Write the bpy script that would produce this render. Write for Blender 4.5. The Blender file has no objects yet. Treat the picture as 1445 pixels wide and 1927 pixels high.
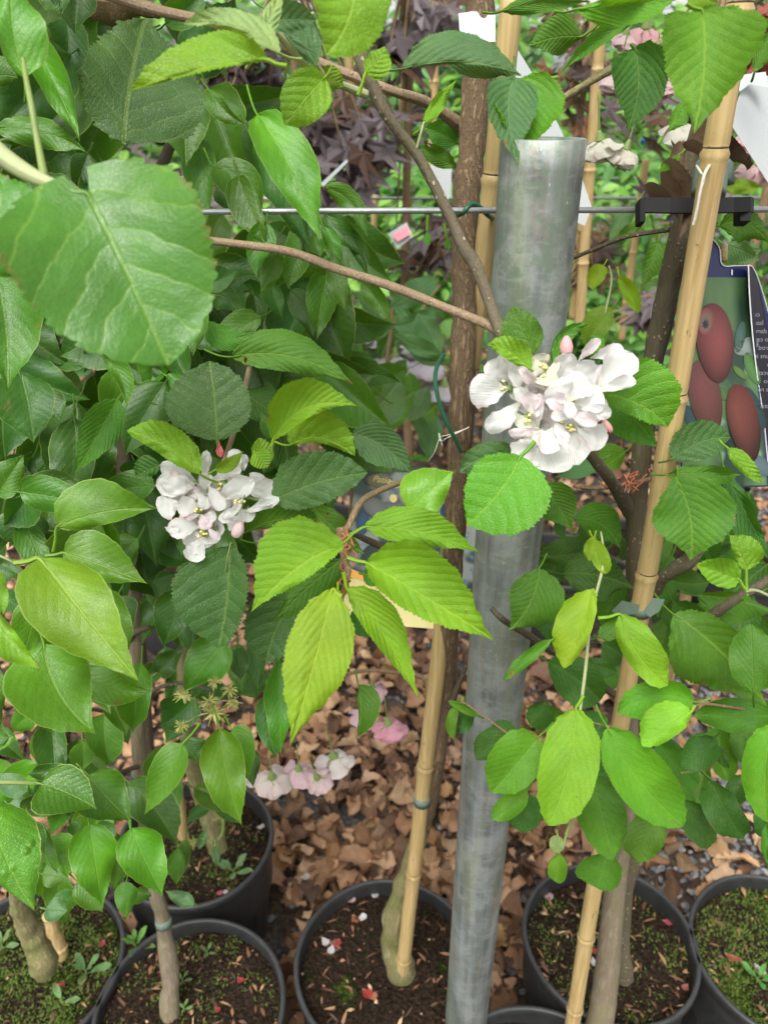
import bpy, bmesh, math, random
from math import sin, cos, pi, radians
from mathutils import Vector, Matrix, noise
random.seed(7)
S = bpy.context.scene
COL = S.collection
# ------------------------------------------------------------- camera
FPX, PITCH, CH = 1450.0, radians(28), 1.5
CP = Vector((0, 0, CH))
FW = Vector((0, cos(PITCH), -sin(PITCH))); UP = Vector((0, sin(PITCH), cos(PITCH))); RT = Vector((1, 0, 0))
cd = bpy.data.cameras.new('camera'); cam = bpy.data.objects.new('camera', cd); COL.objects.link(cam)
cam.location = CP; cam.rotation_euler = (radians(90) - PITCH, 0, 0)
cd.sensor_fit = 'VERTICAL'; cd.sensor_height = 24; cd.lens = FPX / 1927 * 24
cd.clip_start = 0.02; cd.clip_end = 300
cd.dof.use_dof = True; cd.dof.focus_distance = 0.61; cd.dof.aperture_fstop = 5.8
S.camera = cam
S.view_settings.view_transform = 'Standard'; S.view_settings.look = 'None'; S.view_settings.gamma = 1
S.view_settings.exposure = 0.95
# ------------------------------------------------------------- sky and sun (overcast)
w = bpy.data.worlds.new('World'); S.world = w; w.use_nodes = True
nt = w.node_tree; sky = nt.nodes.new('ShaderNodeTexSky'); sky.sky_type = 'NISHITA'; sky.sun_disc = False
SE, SR = radians(58), radians(200)
sky.sun_elevation = SE; sky.sun_rotation = SR; sky.air_density = 1.0; sky.dust_density = 4.0; sky.ozone_density = 1
hs = nt.nodes.new('ShaderNodeHueSaturation'); hs.inputs['Saturation'].default_value = 0.07
bg = nt.nodes['Background']; bg.inputs['Strength'].default_value = 0.15
nt.links.new(sky.outputs[0], hs.inputs['Color']); nt.links.new(hs.outputs[0], bg.inputs['Color'])
sd = bpy.data.lights.new('sun', 'SUN'); sd.energy = 1.5; sd.angle = radians(35); sd.color = (1, .97, .91)
so = bpy.data.objects.new('sun', sd); COL.objects.link(so)
sdir = Vector((cos(SE) * sin(SR), cos(SE) * cos(SR), sin(SE)))
so.rotation_euler = sdir.to_track_quat('Z', 'Y').to_euler(); so.location = (0, 0, 6)
S.render.engine = 'CYCLES'; S.cycles.use_denoising = True
S.cycles.max_bounces = 7; S.cycles.transmission_bounces = 6; S.cycles.diffuse_bounces = 4; S.cycles.caustics_reflective = False; S.cycles.caustics_refractive = False

# ------------------------------------------------------------- pixel helpers
def P(x, y, z): return CP + z * (FW + RT * ((x - 722.5) / FPX) - UP * ((y - 963.5) / FPX))
def zD(y, D): return D / (cos(PITCH) - sin(PITCH) * (y - 963.5) / FPX)
def zH(y, h): return (CH - h) / (sin(PITCH) + cos(PITCH) * (y - 963.5) / FPX)
CROPS = dict(A1=(0, 0, 2.89), A2=(480, 0, 2.89), A3=(945, 0, 2.89), B1=(0, 450, 2.89), B2=(480, 450, 2.89), B3=(945, 450, 2.89),
             C1=(0, 900, 2.89), C2=(480, 900, 2.89), C3=(945, 900, 2.89), D1=(0, 1447, 2.89), D2=(480, 1447, 2.89), D3=(945, 1447, 2.89),
             G1=(0, 1250, 2.89), G2=(480, 1250, 2.89), G3=(945, 1250, 2.89), E4=(860, 560, 3.284), E5=(240, 780, 4.25), F6=(1180, 420, 4.015), PH=(0, 0, 1), L7=(640, 840, 5.558))
# ------------------------------------------------------------- object helpers
def link(name, me, mat=None, parent=None):
    o = bpy.data.objects.new(name, me); COL.objects.link(o)
    if mat: me.materials.append(mat)
    if parent:
        o.parent = parent
        o.matrix_parent_inverse = Matrix.Translation(-parent.location)
    return o
def tag(o, label, cat, group=None, kind=None):
    o['label'] = label; o['category'] = cat
    if group: o['group'] = group
    if kind: o['kind'] = kind
    return o
def thing(name, loc, label, cat, group=None):
    o = bpy.data.objects.new(name, None); COL.objects.link(o); o.location = loc; o.empty_display_size = .02
    return tag(o, label, cat, group)
def mesh(name, v, f, uv=None, smooth=True, uv2=None):
    me = bpy.data.meshes.new(name); me.from_pydata(v, [], f)
    if uv:
        l = me.uv_layers.new(name='UVMap'); idx = [0] * len(me.loops); me.loops.foreach_get('vertex_index', idx)
        l.data.foreach_set('uv', [c for i in idx for c in uv[i]])
        if uv2:
            l = me.uv_layers.new(name='Edge'); l.data.foreach_set('uv', [c for i in idx for c in uv2[i]])
    if smooth: me.polygons.foreach_set('use_smooth', [True] * len(me.polygons))
    return me
def prop(name, v, f, mat, parent=None, uv=None, smooth=True):
    return link(name, mesh(name, v, f, uv, smooth), mat, parent)
class MB:
    def __init__(s): s.v = []; s.f = []; s.uv = []
    def add(s, v, f, uv=None):
        n = len(s.v); s.v += [tuple(p) for p in v]; s.f += [tuple(i + n for i in q) for q in f]; s.uv += uv if uv else [(0, 0)] * len(v)
    def build(s, name, mat, parent=None, smooth=True): return prop(name, s.v, s.f, mat, parent, s.uv, smooth)
def catmull(pts, n):
    out = []
    for i in range(len(pts) - 1):
        p0 = pts[max(i - 1, 0)]; p1 = pts[i]; p2 = pts[i + 1]; p3 = pts[min(i + 2, len(pts) - 1)]
        for k in range(n):
            t = k / n
            out.append([.5 * ((2 * b) + (c - a) * t + (2 * a - 5 * b + 4 * c - d) * t * t + (-a + 3 * b - 3 * c + d) * t ** 3) for a, b, c, d in zip(p0, p1, p2, p3)])
    out.append(list(pts[-1])); return out
def tube(mb, pts, sides=12, sub=6, bump=0, cap=True, seed=0, bf=60, inner=None):
    """pts: (Vector, radius)"""
    q = catmull([tuple(p) + (r,) for p, r in pts], sub) if len(pts) > 2 and sub > 1 else [tuple(p) + (r,) for p, r in pts]
    V, F, U = [], [], []; ref = None; L = 0
    for i, c in enumerate(q):
        p = Vector(c[:3]); a = Vector(q[max(i - 1, 0)][:3]); b = Vector(q[min(i + 1, len(q) - 1)][:3])
        t = (b - a).normalized()
        if ref is None:
            ref = Vector((0, -1, 0)) if abs(t.y) < .9 else Vector((1, 0, 0))
        x = (ref - t * ref.dot(t)).normalized(); ref = x; y = t.cross(x)
        if i: L += (p - Vector(q[i - 1][:3])).length
        for k in range(sides + 1):
            an = 2 * pi * k / sides; d = x * cos(an) + y * sin(an); r = c[3]
            if bump: r *= 1 + bump * noise.noise(Vector((cos(an) * .8 + seed, sin(an) * .8, L * bf)))
            V.append(p + d * r); U.append((an * c[3] if False else k / sides * .06, L))
        if i:
            n = (i - 1) * (sides + 1)
            for k in range(sides): F.append((n + k, n + k + 1, n + k + sides + 2, n + k + sides + 1))
    if cap:
        for e, row in ((0, 0), (1, len(q) - 1)):
            V.append(Vector(q[row][:3])); U.append((.03, 0)); ci = len(V) - 1; n = row * (sides + 1)
            for k in range(sides): F.append((ci, n + k, n + k + 1) if e else (ci, n + k + 1, n + k))
    mb.add(V, F, U)
def stem(name, parent, mat, pts, crop='PH', sides=12, bump=.08, sub=6, bf=60):
    """pts (x,y,z,width_px in crop px)"""
    ox, oy, s = CROPS[crop]; mb = MB()
    tube(mb, [(P(ox + x / s, oy + y / s, z), w_ / s / 2 * z / FPX) for x, y, z, w_ in pts], sides, sub, bump, seed=random.random() * 9, bf=bf)
    return mb.build(name, mat, parent)
# ------------------------------------------------------------- materials
class NT:
    def __init__(s, name):
        s.m = bpy.data.materials.new(name); s.m.use_nodes = True; s.t = s.m.node_tree; s.t.nodes.clear(); s.out = s.t.nodes.new('ShaderNodeOutputMaterial')
    def n(s, ty, ins=None, **kw):
        nd = s.t.nodes.new(ty)
        for k, v in kw.items(): setattr(nd, k, v)
        for k, v in (ins or {}).items():
            if isinstance(v, bpy.types.NodeSocket): s.t.links.new(v, nd.inputs[k])
            else: nd.inputs[k].default_value = v
        return nd
    def ma(s, op, a, b=0.0, c=None):
        d = {0: a, 1: b}
        if c is not None: d[2] = c
        return s.n('ShaderNodeMath', d, operation=op).outputs[0]
    def mr(s, v, a, b, c=0.0, d=1.0, sm=True):
        return s.n('ShaderNodeMapRange', {0: v, 1: a, 2: b, 3: c, 4: d}, interpolation_type='SMOOTHSTEP' if sm else 'LINEAR').outputs[0]
    def mix(s, f, a, b, mode='MIX'):
        nd = s.t.nodes.new('ShaderNodeMix'); nd.data_type = 'RGBA'; nd.blend_type = mode
        for k, v in ((0, f), (6, a), (7, b)):
            if isinstance(v, bpy.types.NodeSocket): s.t.links.new(v, nd.inputs[k])
            else: nd.inputs[k].default_value = v if k == 0 else (tuple(v) + (1,) if len(v) == 3 else v)
        return nd.outputs[2]
    def noise(s, vec, sc, det=3, rough=.5): return s.n('ShaderNodeTexNoise', {'Vector': vec, 'Scale': sc, 'Detail': det, 'Roughness': rough}).outputs[0]
    def vmap(s, vec, sc): return s.n('ShaderNodeMapping', {'Vector': vec, 'Scale': sc}).outputs[0]
    def done(s, sh): s.t.links.new(sh, s.out.inputs[0]); return s.m
def leaf_mat(name, N, vs, q, rough, pale_edge=0, slope=.35, fine=.4, trans=.32, spec=.5, mid=.6, blist=0):
    t = NT(name); oi = t.n('ShaderNodeObjectInfo'); tint = oi.outputs['Color']; rnd = oi.outputs['Random']
    uv = t.n('ShaderNodeUVMap', uv_map='UVMap').outputs[0]; ed = t.n('ShaderNodeUVMap', uv_map='Edge').outputs[0]
    sp = t.n('ShaderNodeSeparateXYZ', {0: uv}); X0 = t.ma('MULTIPLY_ADD', sp.outputs[0], 2.0, -1.0); X = t.ma('ABSOLUTE', X0); Y = sp.outputs[1]
    tc = t.n('ShaderNodeTexCoord'); ob = tc.outputs['Object']
    wob = t.noise(ob, 55, 2)
    side = t.ma('MULTIPLY', t.ma('SIGN', X0), .22)
    ph = t.ma('SUBTRACT', Y, t.ma('MULTIPLY', X, slope)); ph = t.ma('ADD', ph, t.ma('MULTIPLY', t.ma('MULTIPLY', X, X), -.10))
    ph = t.ma('ADD', t.ma('MULTIPLY', ph, float(N)), t.ma('MULTIPLY_ADD', wob, .6, side))
    d = t.ma('ABSOLUTE', t.ma('MULTIPLY_ADD', t.ma('FRACT', ph), 2.0, -1.0))
    vm = t.mr(d, 0.0, .13, 1, 0); mm = t.mr(X, .012, .045, 1, 0); allv = t.ma('MAXIMUM', t.ma('MULTIPLY', vm, vs), t.ma('MULTIPLY', mm, mid))
    vo = t.n('ShaderNodeTexVoronoi', {'Vector': ob, 'Scale': 420.0}, feature='DISTANCE_TO_EDGE').outputs[0]
    vfine = t.mr(vo, 0.0, .16, 1, 0)
    n1 = t.noise(ob, 30, 3); n2 = t.noise(ob, 260, 3, .6)
    c = t.mix(t.mr(n1, .3, .7), t.mix(.5, tint, (0, 0, 0), 'MIX'), tint); c = t.mix(.45, tint, c); pat = t.noise(ob, 16, 2); c = t.mix(t.ma('MULTIPLY', t.mr(pat, .48, .7), .45), c, t.mix(1.0, c, (1.35, 1.15, .8), 'MULTIPLY')); c = t.mix(t.ma('MULTIPLY', t.mr(Y, .0, .5, 1, 0), .22), c, t.mix(1.0, c, (1.35, 1.25, .9), 'MULTIPLY'))
    hv = t.n('ShaderNodeHueSaturation', {'Hue': t.ma('MULTIPLY_ADD', rnd, .02, .49), 'Value': t.ma('MULTIPLY_ADD', rnd, .3, .88), 'Color': c}).outputs[0]
    light = t.mix(.30, t.mix(1.0, hv, (1.7, 1.4, 1.6), 'MULTIPLY'), (.26, .36, .06))
    c = t.mix(t.ma('MULTIPLY', vfine, .14), hv, light); c = t.mix(t.ma('MULTIPLY', t.mr(n2, .35, .7), .14), c, light); c = t.mix(allv, c, light)
    # small blemishes
    sp_ = t.n('ShaderNodeTexVoronoi', {'Vector': ob, 'Scale': 95.0}).outputs[0]
    gate = t.mr(t.noise(ob, 22, 1), .54, .64)
    c = t.mix(t.ma('MULTIPLY', t.mr(sp_, .06, .13, 1, 0), t.ma('MULTIPLY', gate, .55)), c, (.16, .12, .03))
    E = t.ma('ABSOLUTE', t.ma('MULTIPLY_ADD', t.n('ShaderNodeSeparateXYZ', {0: ed}).outputs[0], 2.0, -1.0))
    c = t.mix(t.ma('MULTIPLY', t.mr(E, .955, .99), pale_edge), c, (.42, .5, .16))
    c = t.mix(t.ma('MULTIPLY', t.mr(t.ma('ADD', E, t.ma('MULTIPLY', t.noise(ob, 48, 3, .7), .5)), 1.24, 1.32), t.ma('MULTIPLY', t.ma('GREATER_THAN', rnd, .45), .8)), c, (.17, .10, .03))
    hv_ = t.n('ShaderNodeTexVoronoi', {'Vector': t.n('ShaderNodeVectorMath', {0: ob, 1: t.n('ShaderNodeVectorMath', {0: t.n('ShaderNodeTexNoise', {'Vector': ob, 'Scale': 110.0}).outputs[1], 3: .02}, operation='SCALE').outputs[0]}, operation='ADD').outputs[0], 'Scale': 26.0}).outputs[0]
    hg = t.ma('GREATER_THAN', t.ma('FRACT', t.ma('MULTIPLY', rnd, 7.31)), .72)
    hole = t.ma('MULTIPLY', t.ma('LESS_THAN', hv_, .075), hg); c = t.mix(t.ma('MULTIPLY', t.mr(hv_, .075, .13, 1, 0), hg), c, (.20, .13, .035))
    bf = t.n('ShaderNodeNewGeometry').outputs['Backfacing']
    c = t.mix(t.ma('MULTIPLY', bf, .55), c, t.mix(.5, light, (.25, .34, .16)))
    h = t.ma('MULTIPLY', t.ma('POWER', d, .6), q); h = t.ma('SUBTRACT', h, t.ma('MULTIPLY', mm, .6))
    h = t.ma('SUBTRACT', h, t.ma('MULTIPLY', vfine, fine)); h = t.ma('ADD', h, t.ma('MULTIPLY', n2, fine)); h = t.ma('ADD', h, t.ma('MULTIPLY', t.noise(ob, 70, 2), 1.1))
    if blist: h = t.ma('ADD', h, t.ma('MULTIPLY', t.mr(sp_, .0, .35, 1, 0), t.ma('MULTIPLY', gate, blist)))
    bp = t.n('ShaderNodeBump', {'Height': h, 'Strength': .75, 'Distance': .0007}).outputs[0]
    pr = t.n('ShaderNodeBsdfPrincipled', {'Base Color': c, 'Roughness': t.ma('MULTIPLY_ADD', n1, .2, rough - .1), 'Normal': bp, 'Specular IOR Level': spec})
    tr = t.n('ShaderNodeBsdfTranslucent', {'Color': t.mix(1.0, c, (2.1, 1.75, .7), 'MULTIPLY'), 'Normal': bp})
    sh_ = t.n('ShaderNodeMixShader', {0: trans, 1: pr.outputs[0], 2: tr.outputs[0]}).outputs[0]
    return t.done(t.n('ShaderNodeMixShader', {0: hole, 1: sh_, 2: t.n('ShaderNodeBsdfTransparent').outputs[0]}).outputs[0])
LM = dict(apple=leaf_mat('apple_leaf', 6, .42, 1.3, .46, slope=.3, fine=.4, spec=.35),
          near=leaf_mat('near_apple_leaf', 4.2, .62, 1.2, .32, slope=.38, fine=.12, spec=.5),
          pear=leaf_mat('pear_leaf', 9, .05, .3, .38, pale_edge=.4, fine=.15, mid=.45, spec=.45, blist=.5),
          blis=leaf_mat('blistered_leaf', 9, .08, .5, .36, pale_edge=.75, fine=.3, mid=.6, spec=.55, blist=5),
          cherry=leaf_mat('cherry_leaf', 10, .34, .8, .55, slope=.42, fine=.25, spec=.3),
          amel=leaf_mat('oval_leaf', 9, .15, .3, .55, slope=.4, fine=.2, spec=.3, mid=.3),
          mag=leaf_mat('magnolia_leaf', 8, .16, .4, .55, slope=.4, fine=.2, spec=.3))
PROF = dict(apple=[(0, 0), (.03, .3), (.1, .62), (.22, .9), (.38, 1), (.55, .96), (.7, .82), (.84, .55), (.94, .24), (1, 0)],
            pear=[(0, 0), (.03, .3), (.1, .66), (.2, .9), (.33, 1), (.48, .95), (.62, .8), (.76, .54), (.87, .26), (.94, .1), (1, 0)],
            cherry=[(0, 0), (.04, .28), (.12, .62), (.25, .9), (.4, 1), (.56, .92), (.7, .68), (.82, .36), (.92, .12), (1, 0)],
            amel=[(0, 0), (.03, .3), (.1, .62), (.25, .91), (.45, 1), (.62, .97), (.78, .8), (.9, .5), (.97, .22), (1, 0)],
            mag=[(0, 0), (.05, .25), (.15, .55), (.32, .88), (.5, 1), (.66, .94), (.8, .72), (.92, .38), (1, 0)],
            petal=[(0, .1), (.08, .2), (.2, .42), (.4, .78), (.6, 1), (.75, .99), (.88, .8), (.96, .5), (1, 0)],
            seed=[(0, .08), (.2, .3), (.4, .75), (.6, 1), (.8, .85), (.93, .45), (1, 0)])
PROF['near'] = [(0, .14), (.02, .42), (.07, .70), (.17, .94), (.33, 1.03), (.5, 1), (.66, .92), (.8, .74), (.9, .5), (.96, .26), (1, 0)]; PROF['blis'] = PROF['pear']
TEETH = dict(apple=(26, .06, 'c'), near=(22, .055, 'c'), pear=(0, 0, 'c'), blis=(0, 0, 'c'), cherry=(34, .05, 's'), amel=(38, .03, 's'), mag=(0, 0, 'c'), petal=(0, 0, 'c'), seed=(0, 0, 'c'))
def lerp_prof(pr, u):
    for (a, x), (b, y) in zip(pr, pr[1:]):
        if u <= b:
            t = (u - a) / (b - a); t = t * t * (3 - 2 * t) if 0 < a and b < 1 else t
            if a == 0: t = math.sqrt(t) if x == 0 else t
            return x + (y - x) * t
    return 0
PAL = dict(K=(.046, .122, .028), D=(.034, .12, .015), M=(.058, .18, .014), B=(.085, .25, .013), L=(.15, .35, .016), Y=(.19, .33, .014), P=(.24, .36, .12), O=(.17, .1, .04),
           G=(.07, .17, .06), W=(.87, .87, .84), N=(.86, .76, .77), C=(.80, .81, .66), R=(.5, .08, .09), X=(.14, .3, .015))
def blade(kind, base, tip, ctrl, a, b, toocam, sa=None, sb=None, droop=0, wave=None, nv=12, cord=0, rng=random, lo=False, curl=None, twist=None, rag=0):
    """world-space leaf: base/ctrl/tip on the midrib, a/b half widths (m), toocam = direction the face looks to"""
    N, amp, ty = TEETH[kind]; pr = PROF[kind]
    nu = max(24, N * 4) if not lo else 12
    if lo: nv = 4
    sa = rng.uniform(-.2, .7) if sa is None else sa; sb = rng.uniform(-.2, .7) if sb is None else sb
    wave = rng.uniform(.05, .13) if wave is None else wave
    if curl is None: curl = rng.uniform(-.45, .5) if kind in ('pear', 'blis', 'cherry', 'amel') else 0
    if twist is None: twist = rng.uniform(-.9, .9) if kind in ('pear', 'blis') else rng.uniform(-.45, .45) if kind in ('cherry', 'amel', 'mag') else 0
    p1, p2, fr = rng.uniform(0, 6), rng.uniform(0, 6), rng.uniform(5, 10); jit = rng.uniform(0, 50)
    W = max(a, b); Ln = (tip - base).length
    V, U, U2, F = [], [], [], []
    for i in range(nu + 1):
        u = i / nu; p = base * (1 - u) ** 2 + ctrl * 2 * u * (1 - u) + tip * u * u
        t = ((ctrl - base) * (1 - u) + (tip - ctrl) * u)
        if t.length < 1e-7: t = tip - base
        t.normalize(); n = (toocam - t * toocam.dot(t)).normalized(); s_ = n.cross(t)
        if twist:
            ca_, sa_ = cos(twist * (u - .35)), sin(twist * (u - .35)); n, s_ = n * ca_ + s_ * sa_, s_ * ca_ - n * sa_
        # s_: image-left seen along t, face up
        p = p - n * (droop * Ln * u * u)
        pw = lerp_prof(pr, u)
        for j in range(-nv // 2, nv // 2 + 1):
            s = j / (nv / 2); hw = (a if s > 0 else b) * pw; g = abs(s)
            if g == 1 and N and amp:
                f = (u * N + .13 * math.sin(u * 37 + jit)) % 1
                hw += W * amp * ((1 - abs(2 * f - 1) ** 2.2) - .4 if ty == 'c' else f - .4) * min(1, pw * 2) * (1 - .35 * math.sin(u * 90 + jit))
            if rag: hw *= 1 + rag * noise.noise(Vector((u * 4 + jit, (2 if s > 0 else -2) * g, 7))) + rag * .7 * noise.noise(Vector((u * 13 + jit, s * 2, 4)))
            if g == 1 and kind == 'petal': hw *= 1 + .16 * noise.noise(Vector((u * 7 + jit, s * 3, 1))) + .06 * noise.noise(Vector((u * 25 + jit, s, 2)))
            slope = sa if s > 0 else sb
            h = slope * g * hw + curl * hw * g ** 2.5 + wave * Ln * g * g * math.sin(u * fr + (p1 if s > 0 else p2)) * min(1, pw * 1.5)
            h += .02 * Ln * noise.noise(Vector((s * 1.6 + jit, u * 4, 0))) * min(1, g * 3)
            if kind == 'petal' and not lo: h += .05 * Ln * noise.noise(Vector((u * 5 + jit, s * 4, 3))) * min(1, u * 3)
            w_ = hw * g
            back = cord * Ln * (g ** 1.3) * max(0, 1 - u / .35) ** 2
            V.append(p + s_ * (w_ if s > 0 else -w_) * (1 / math.sqrt(1 + .3 * slope * slope)) + n * h - t * back)
            U.append((.5 + .5 * (w_ / W if s > 0 else -w_ / W), u)); U2.append((.5 + .5 * s, u))
    c = nv + 1
    for i in range(nu):
        for j in range(nv):
            q = i * c + j; F.append((q, q + c, q + c + 1, q + 1))
    return V, F, U, U2
PLANT = {}
COUNT = {}
SK = 'stalk_green'
def put_leaf(plant, kind, col, crop, bx, by, tx, ty, a, b, z, c=None, p=None, d=0, part='leaf', parent=None, mat=None, pz=0, pw=None, **kw):
    ox, oy, s = CROPS[crop]; g = lambda x, y, zz: P(ox + x / s, oy + y / s, zz)
    Lm = math.hypot(tx - bx, ty - by) / s * z / FPX
    zt = z + d * Lm; B = g(bx, by, z); T = g(tx, ty, zt)
    if c is None:
        # gentle random bend
        r = random.uniform(-.17, .17); c = ((bx + tx) / 2 + (ty - by) * r, (by + ty) / 2 - (tx - bx) * r)
    C_ = g(c[0], c[1], (z + zt) / 2 - .08 * Lm)
    m = s * FPX / z
    if kind == 'pear': a *= 1.02; b *= 1.02
    auto = p is None and kind not in ('petal', 'seed') and not kw.get('lo')
    if auto:
        p = (bx - (tx - bx) * .22 + random.uniform(-.06, .06) * (ty - by), by - (ty - by) * .22 - .05 * s * 30); pz = .25 * Lm; pw = 1.7
    dr = (CP - (B + T) / 2).normalized()
    V, F, U, U2 = blade(kind, B, T, C_, a / m, b / m, dr, **kw)
    me = mesh(part, V, F, U, True, U2)
    if p is not None:
        mb = MB(); q = g(p[0], p[1], z + pz); mid = (q + B) / 2 + Vector((0, 0, -.05 * (q - B).length)) + dr * .03 * (q - B).length
        r = (pw or 2.6) * .5 * .001
        tube(mb, [(q, r * 1.15), (mid, r), (B, r * .9), (B.lerp(C_, .25) - dr * .0012, r * .5)], 6, 4, cap=False)
        me2 = mesh('t', mb.v, mb.f, [(.5, 0)] * len(mb.v), True, [(.5, 0)] * len(mb.v))
        me.materials.append(mat or LM.get(kind, LM['mag'])); me2.materials.append(MAT[SK])
        bm = bmesh.new(); bm.from_mesh(me); n0 = len(bm.faces); bm.from_mesh(me2); bm.faces.ensure_lookup_table()
        for f in bm.faces[n0:]: f.material_index = 1
        bm.to_mesh(me); bm.free(); me.materials.clear(); me.materials.append(mat or LM.get(kind, LM['mag'])); me.materials.append(MAT[SK]); bpy.data.meshes.remove(me2)
        o = link(part, me, None, parent or PLANT[plant])
    else:
        o = link(part, me, mat or LM.get(kind, LM['mag']), parent or PLANT[plant])
    cc = PAL[col] if isinstance(col, str) else col
    o.color = tuple(cc) + (1,)
    COUNT[plant] = COUNT.get(plant, 0) + 1
    return o
def rows(crop, text):
    for ln in text.strip().splitlines():
        ln = ln.split('#')[0].strip()
        if not ln: continue
        t = ln.split(); kw = {}
        for e in t[10:]:
            k, v = e.split('='); kw[k] = tuple(float(q) for q in v.split(',')) if ',' in v else float(v)
        put_leaf(t[0], t[1], t[2], crop, *[float(q) for q in t[3:10]], **kw)
# ------------------------------------------------------------- other materials
MAT = {}
def simple(name, col, rough=.5, var=.25, sc=60, bump=.3, metal=0, trans=0, dist=.0008, spec=.5, stretch=(1, 1, 1), det=4):
    t = NT(name); ob = t.n('ShaderNodeTexCoord').outputs['Object']; v = t.vmap(ob, stretch)
    n = t.noise(v, sc, det, .6); n2 = t.noise(v, sc * .17, 2)
    f = t.ma('MULTIPLY_ADD', t.ma('ADD', n, n2), var * 1.4, 1 - var * 1.4)
    c = t.mix(1.0, tuple(col), t.n('ShaderNodeCombineXYZ', {0: f, 1: f, 2: f}).outputs[0], 'MULTIPLY')
    bp = t.n('ShaderNodeBump', {'Height': n, 'Strength': bump, 'Distance': dist}).outputs[0]
    p = t.n('ShaderNodeBsdfPrincipled', {'Base Color': c, 'Roughness': rough, 'Metallic': metal, 'Normal': bp, 'Specular IOR Level': spec}).outputs[0]
    if trans:
        tr = t.n('ShaderNodeBsdfTranslucent', {'Color': c, 'Normal': bp}).outputs[0]
        p = t.n('ShaderNodeMixShader', {0: trans, 1: p, 2: tr}).outputs[0]
    MAT[name] = t.done(p); return MAT[name]
def tinted(name, rough, trans, var=.3, sc=80, pink=False, spec=.5, dist=.0006):
    """colour comes from the object colour"""
    t = NT(name); ob = t.n('ShaderNodeTexCoord').outputs['Object']; oi = t.n('ShaderNodeObjectInfo')
    n = t.noise(ob, sc, 4, .6); f = t.ma('MULTIPLY_ADD', n, var * 2, 1 - var)
    c = t.mix(1.0, oi.outputs['Color'], t.n('ShaderNodeCombineXYZ', {0: f, 1: f, 2: f}).outputs[0], 'MULTIPLY')
    h = n
    if pink:
        uv = t.n('ShaderNodeUVMap', uv_map='UVMap').outputs[0]; sp = t.n('ShaderNodeSeparateXYZ', {0: uv})
        X = t.ma('ABSOLUTE', t.ma('MULTIPLY_ADD', sp.outputs[0], 2.0, -1.0)); n3 = t.noise(ob, 45, 2)
        c = t.mix(t.ma('MULTIPLY', t.mr(t.ma('ADD', X, t.ma('MULTIPLY', n3, .9)), 1.15, 1.6), .5), c, (.74, .36, .40))
        c = t.mix(t.ma('MULTIPLY', t.mr(sp.outputs[1], 0, .3, 1, 0), .35), c, (.62, .68, .35))
        vn = t.n('ShaderNodeTexWave', {'Vector': t.vmap(uv, (1, .12, 1)), 'Scale': 7.0, 'Distortion': 1.5, 'Detail': 2.0}).outputs['Fac']
        h = t.ma('ADD', t.ma('MULTIPLY', vn, .5), n); c = t.mix(t.ma('MULTIPLY', vn, .07), c, (.6, .58, .52))
    bp = t.n('ShaderNodeBump', {'Height': h, 'Strength': .5, 'Distance': dist}).outputs[0]
    p = t.n('ShaderNodeBsdfPrincipled', {'Base Color': c, 'Roughness': rough, 'Normal': bp, 'Specular IOR Level': spec}).outputs[0]
    if trans: p = t.n('ShaderNodeMixShader', {0: trans, 1: p, 2: t.n('ShaderNodeBsdfTranslucent', {'Color': c, 'Normal': bp}).outputs[0]}).outputs[0]
    MAT[name] = t.done(p); return MAT[name]
def bark(name, dark, light, fur=1.0, lent=.0, sc=220, moss=0.0, rough=.8, dist=.002):
    t = NT(name); uv = t.n('ShaderNodeUVMap', uv_map='UVMap').outputs[0]; ob = t.n('ShaderNodeTexCoord').outputs['Object']
    v = t.vmap(ob, (1, 1, .16)); a = t.noise(v, sc, 5, .65); b = t.noise(ob, 18, 3); fn = t.noise(ob, 500, 3)
    r = t.ma('ABSOLUTE', t.ma('MULTIPLY_ADD', a, 2.0, -1.0)); rid = t.mr(r, 0, .28)
    f = t.ma('ADD', t.ma('MULTIPLY', rid, fur), t.ma('MULTIPLY', b, 1 - fur * .6))
    c = t.mix(t.mr(f, .1, 1.1, sm=False), tuple(dark), tuple(light)); c = t.mix(t.ma('MULTIPLY', fn, .3), c, tuple(x * 1.5 for x in light))
    h = t.ma('ADD', t.ma('MULTIPLY', rid, fur), t.ma('MULTIPLY', fn, .3))
    if lent:
        vo = t.n('ShaderNodeTexVoronoi', {'Vector': t.vmap(ob, (1, 1, .7)), 'Scale': 170.0, 'Randomness': 1.0}).outputs[0]
        gate = t.mr(t.noise(ob, 90, 1), .46, .52)
        l = t.ma('MULTIPLY', t.mr(vo, .16, .24, 1, 0), gate); c = t.mix(t.ma('MULTIPLY', l, lent), c, (.42, .36, .24)); h = t.ma('ADD', h, l)
    if moss:
        c = t.mix(t.ma('MULTIPLY', t.mr(t.noise(ob, 28, 4, .7), .42, .62), moss), c, (.13, .15, .035))
    bp = t.n('ShaderNodeBump', {'Height': h, 'Strength': .8, 'Distance': dist}).outputs[0]
    MAT[name] = t.done(t.n('ShaderNodeBsdfPrincipled', {'Base Color': c, 'Roughness': rough, 'Normal': bp, 'Specular IOR Level': .3}).outputs[0])
bark('bark_cherry', (.075, .05, .028), (.24, .165, .095), 1.0, sc=190)
bark('bark_apple', (.075, .062, .040), (.15, .12, .08), .35, .9, sc=150, moss=.2)
bark('bark_dark', (.055, .045, .03), (.12, .095, .06), .4, .6, sc=170)
bark('bark_branch', (.17, .115, .068), (.34, .25, .16), .35, .5, sc=200)
bark('bark_olive', (.10, .085, .035), (.27, .24, .12), .6, .3, sc=110, moss=.6)
bark('bark_pear', (.11, .085, .055), (.25, .20, .145), .4, .2, sc=110, moss=.3)
bark('bark_twig', (.16, .10, .05), (.33, .24, .13), .6, .2, sc=300)
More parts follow.
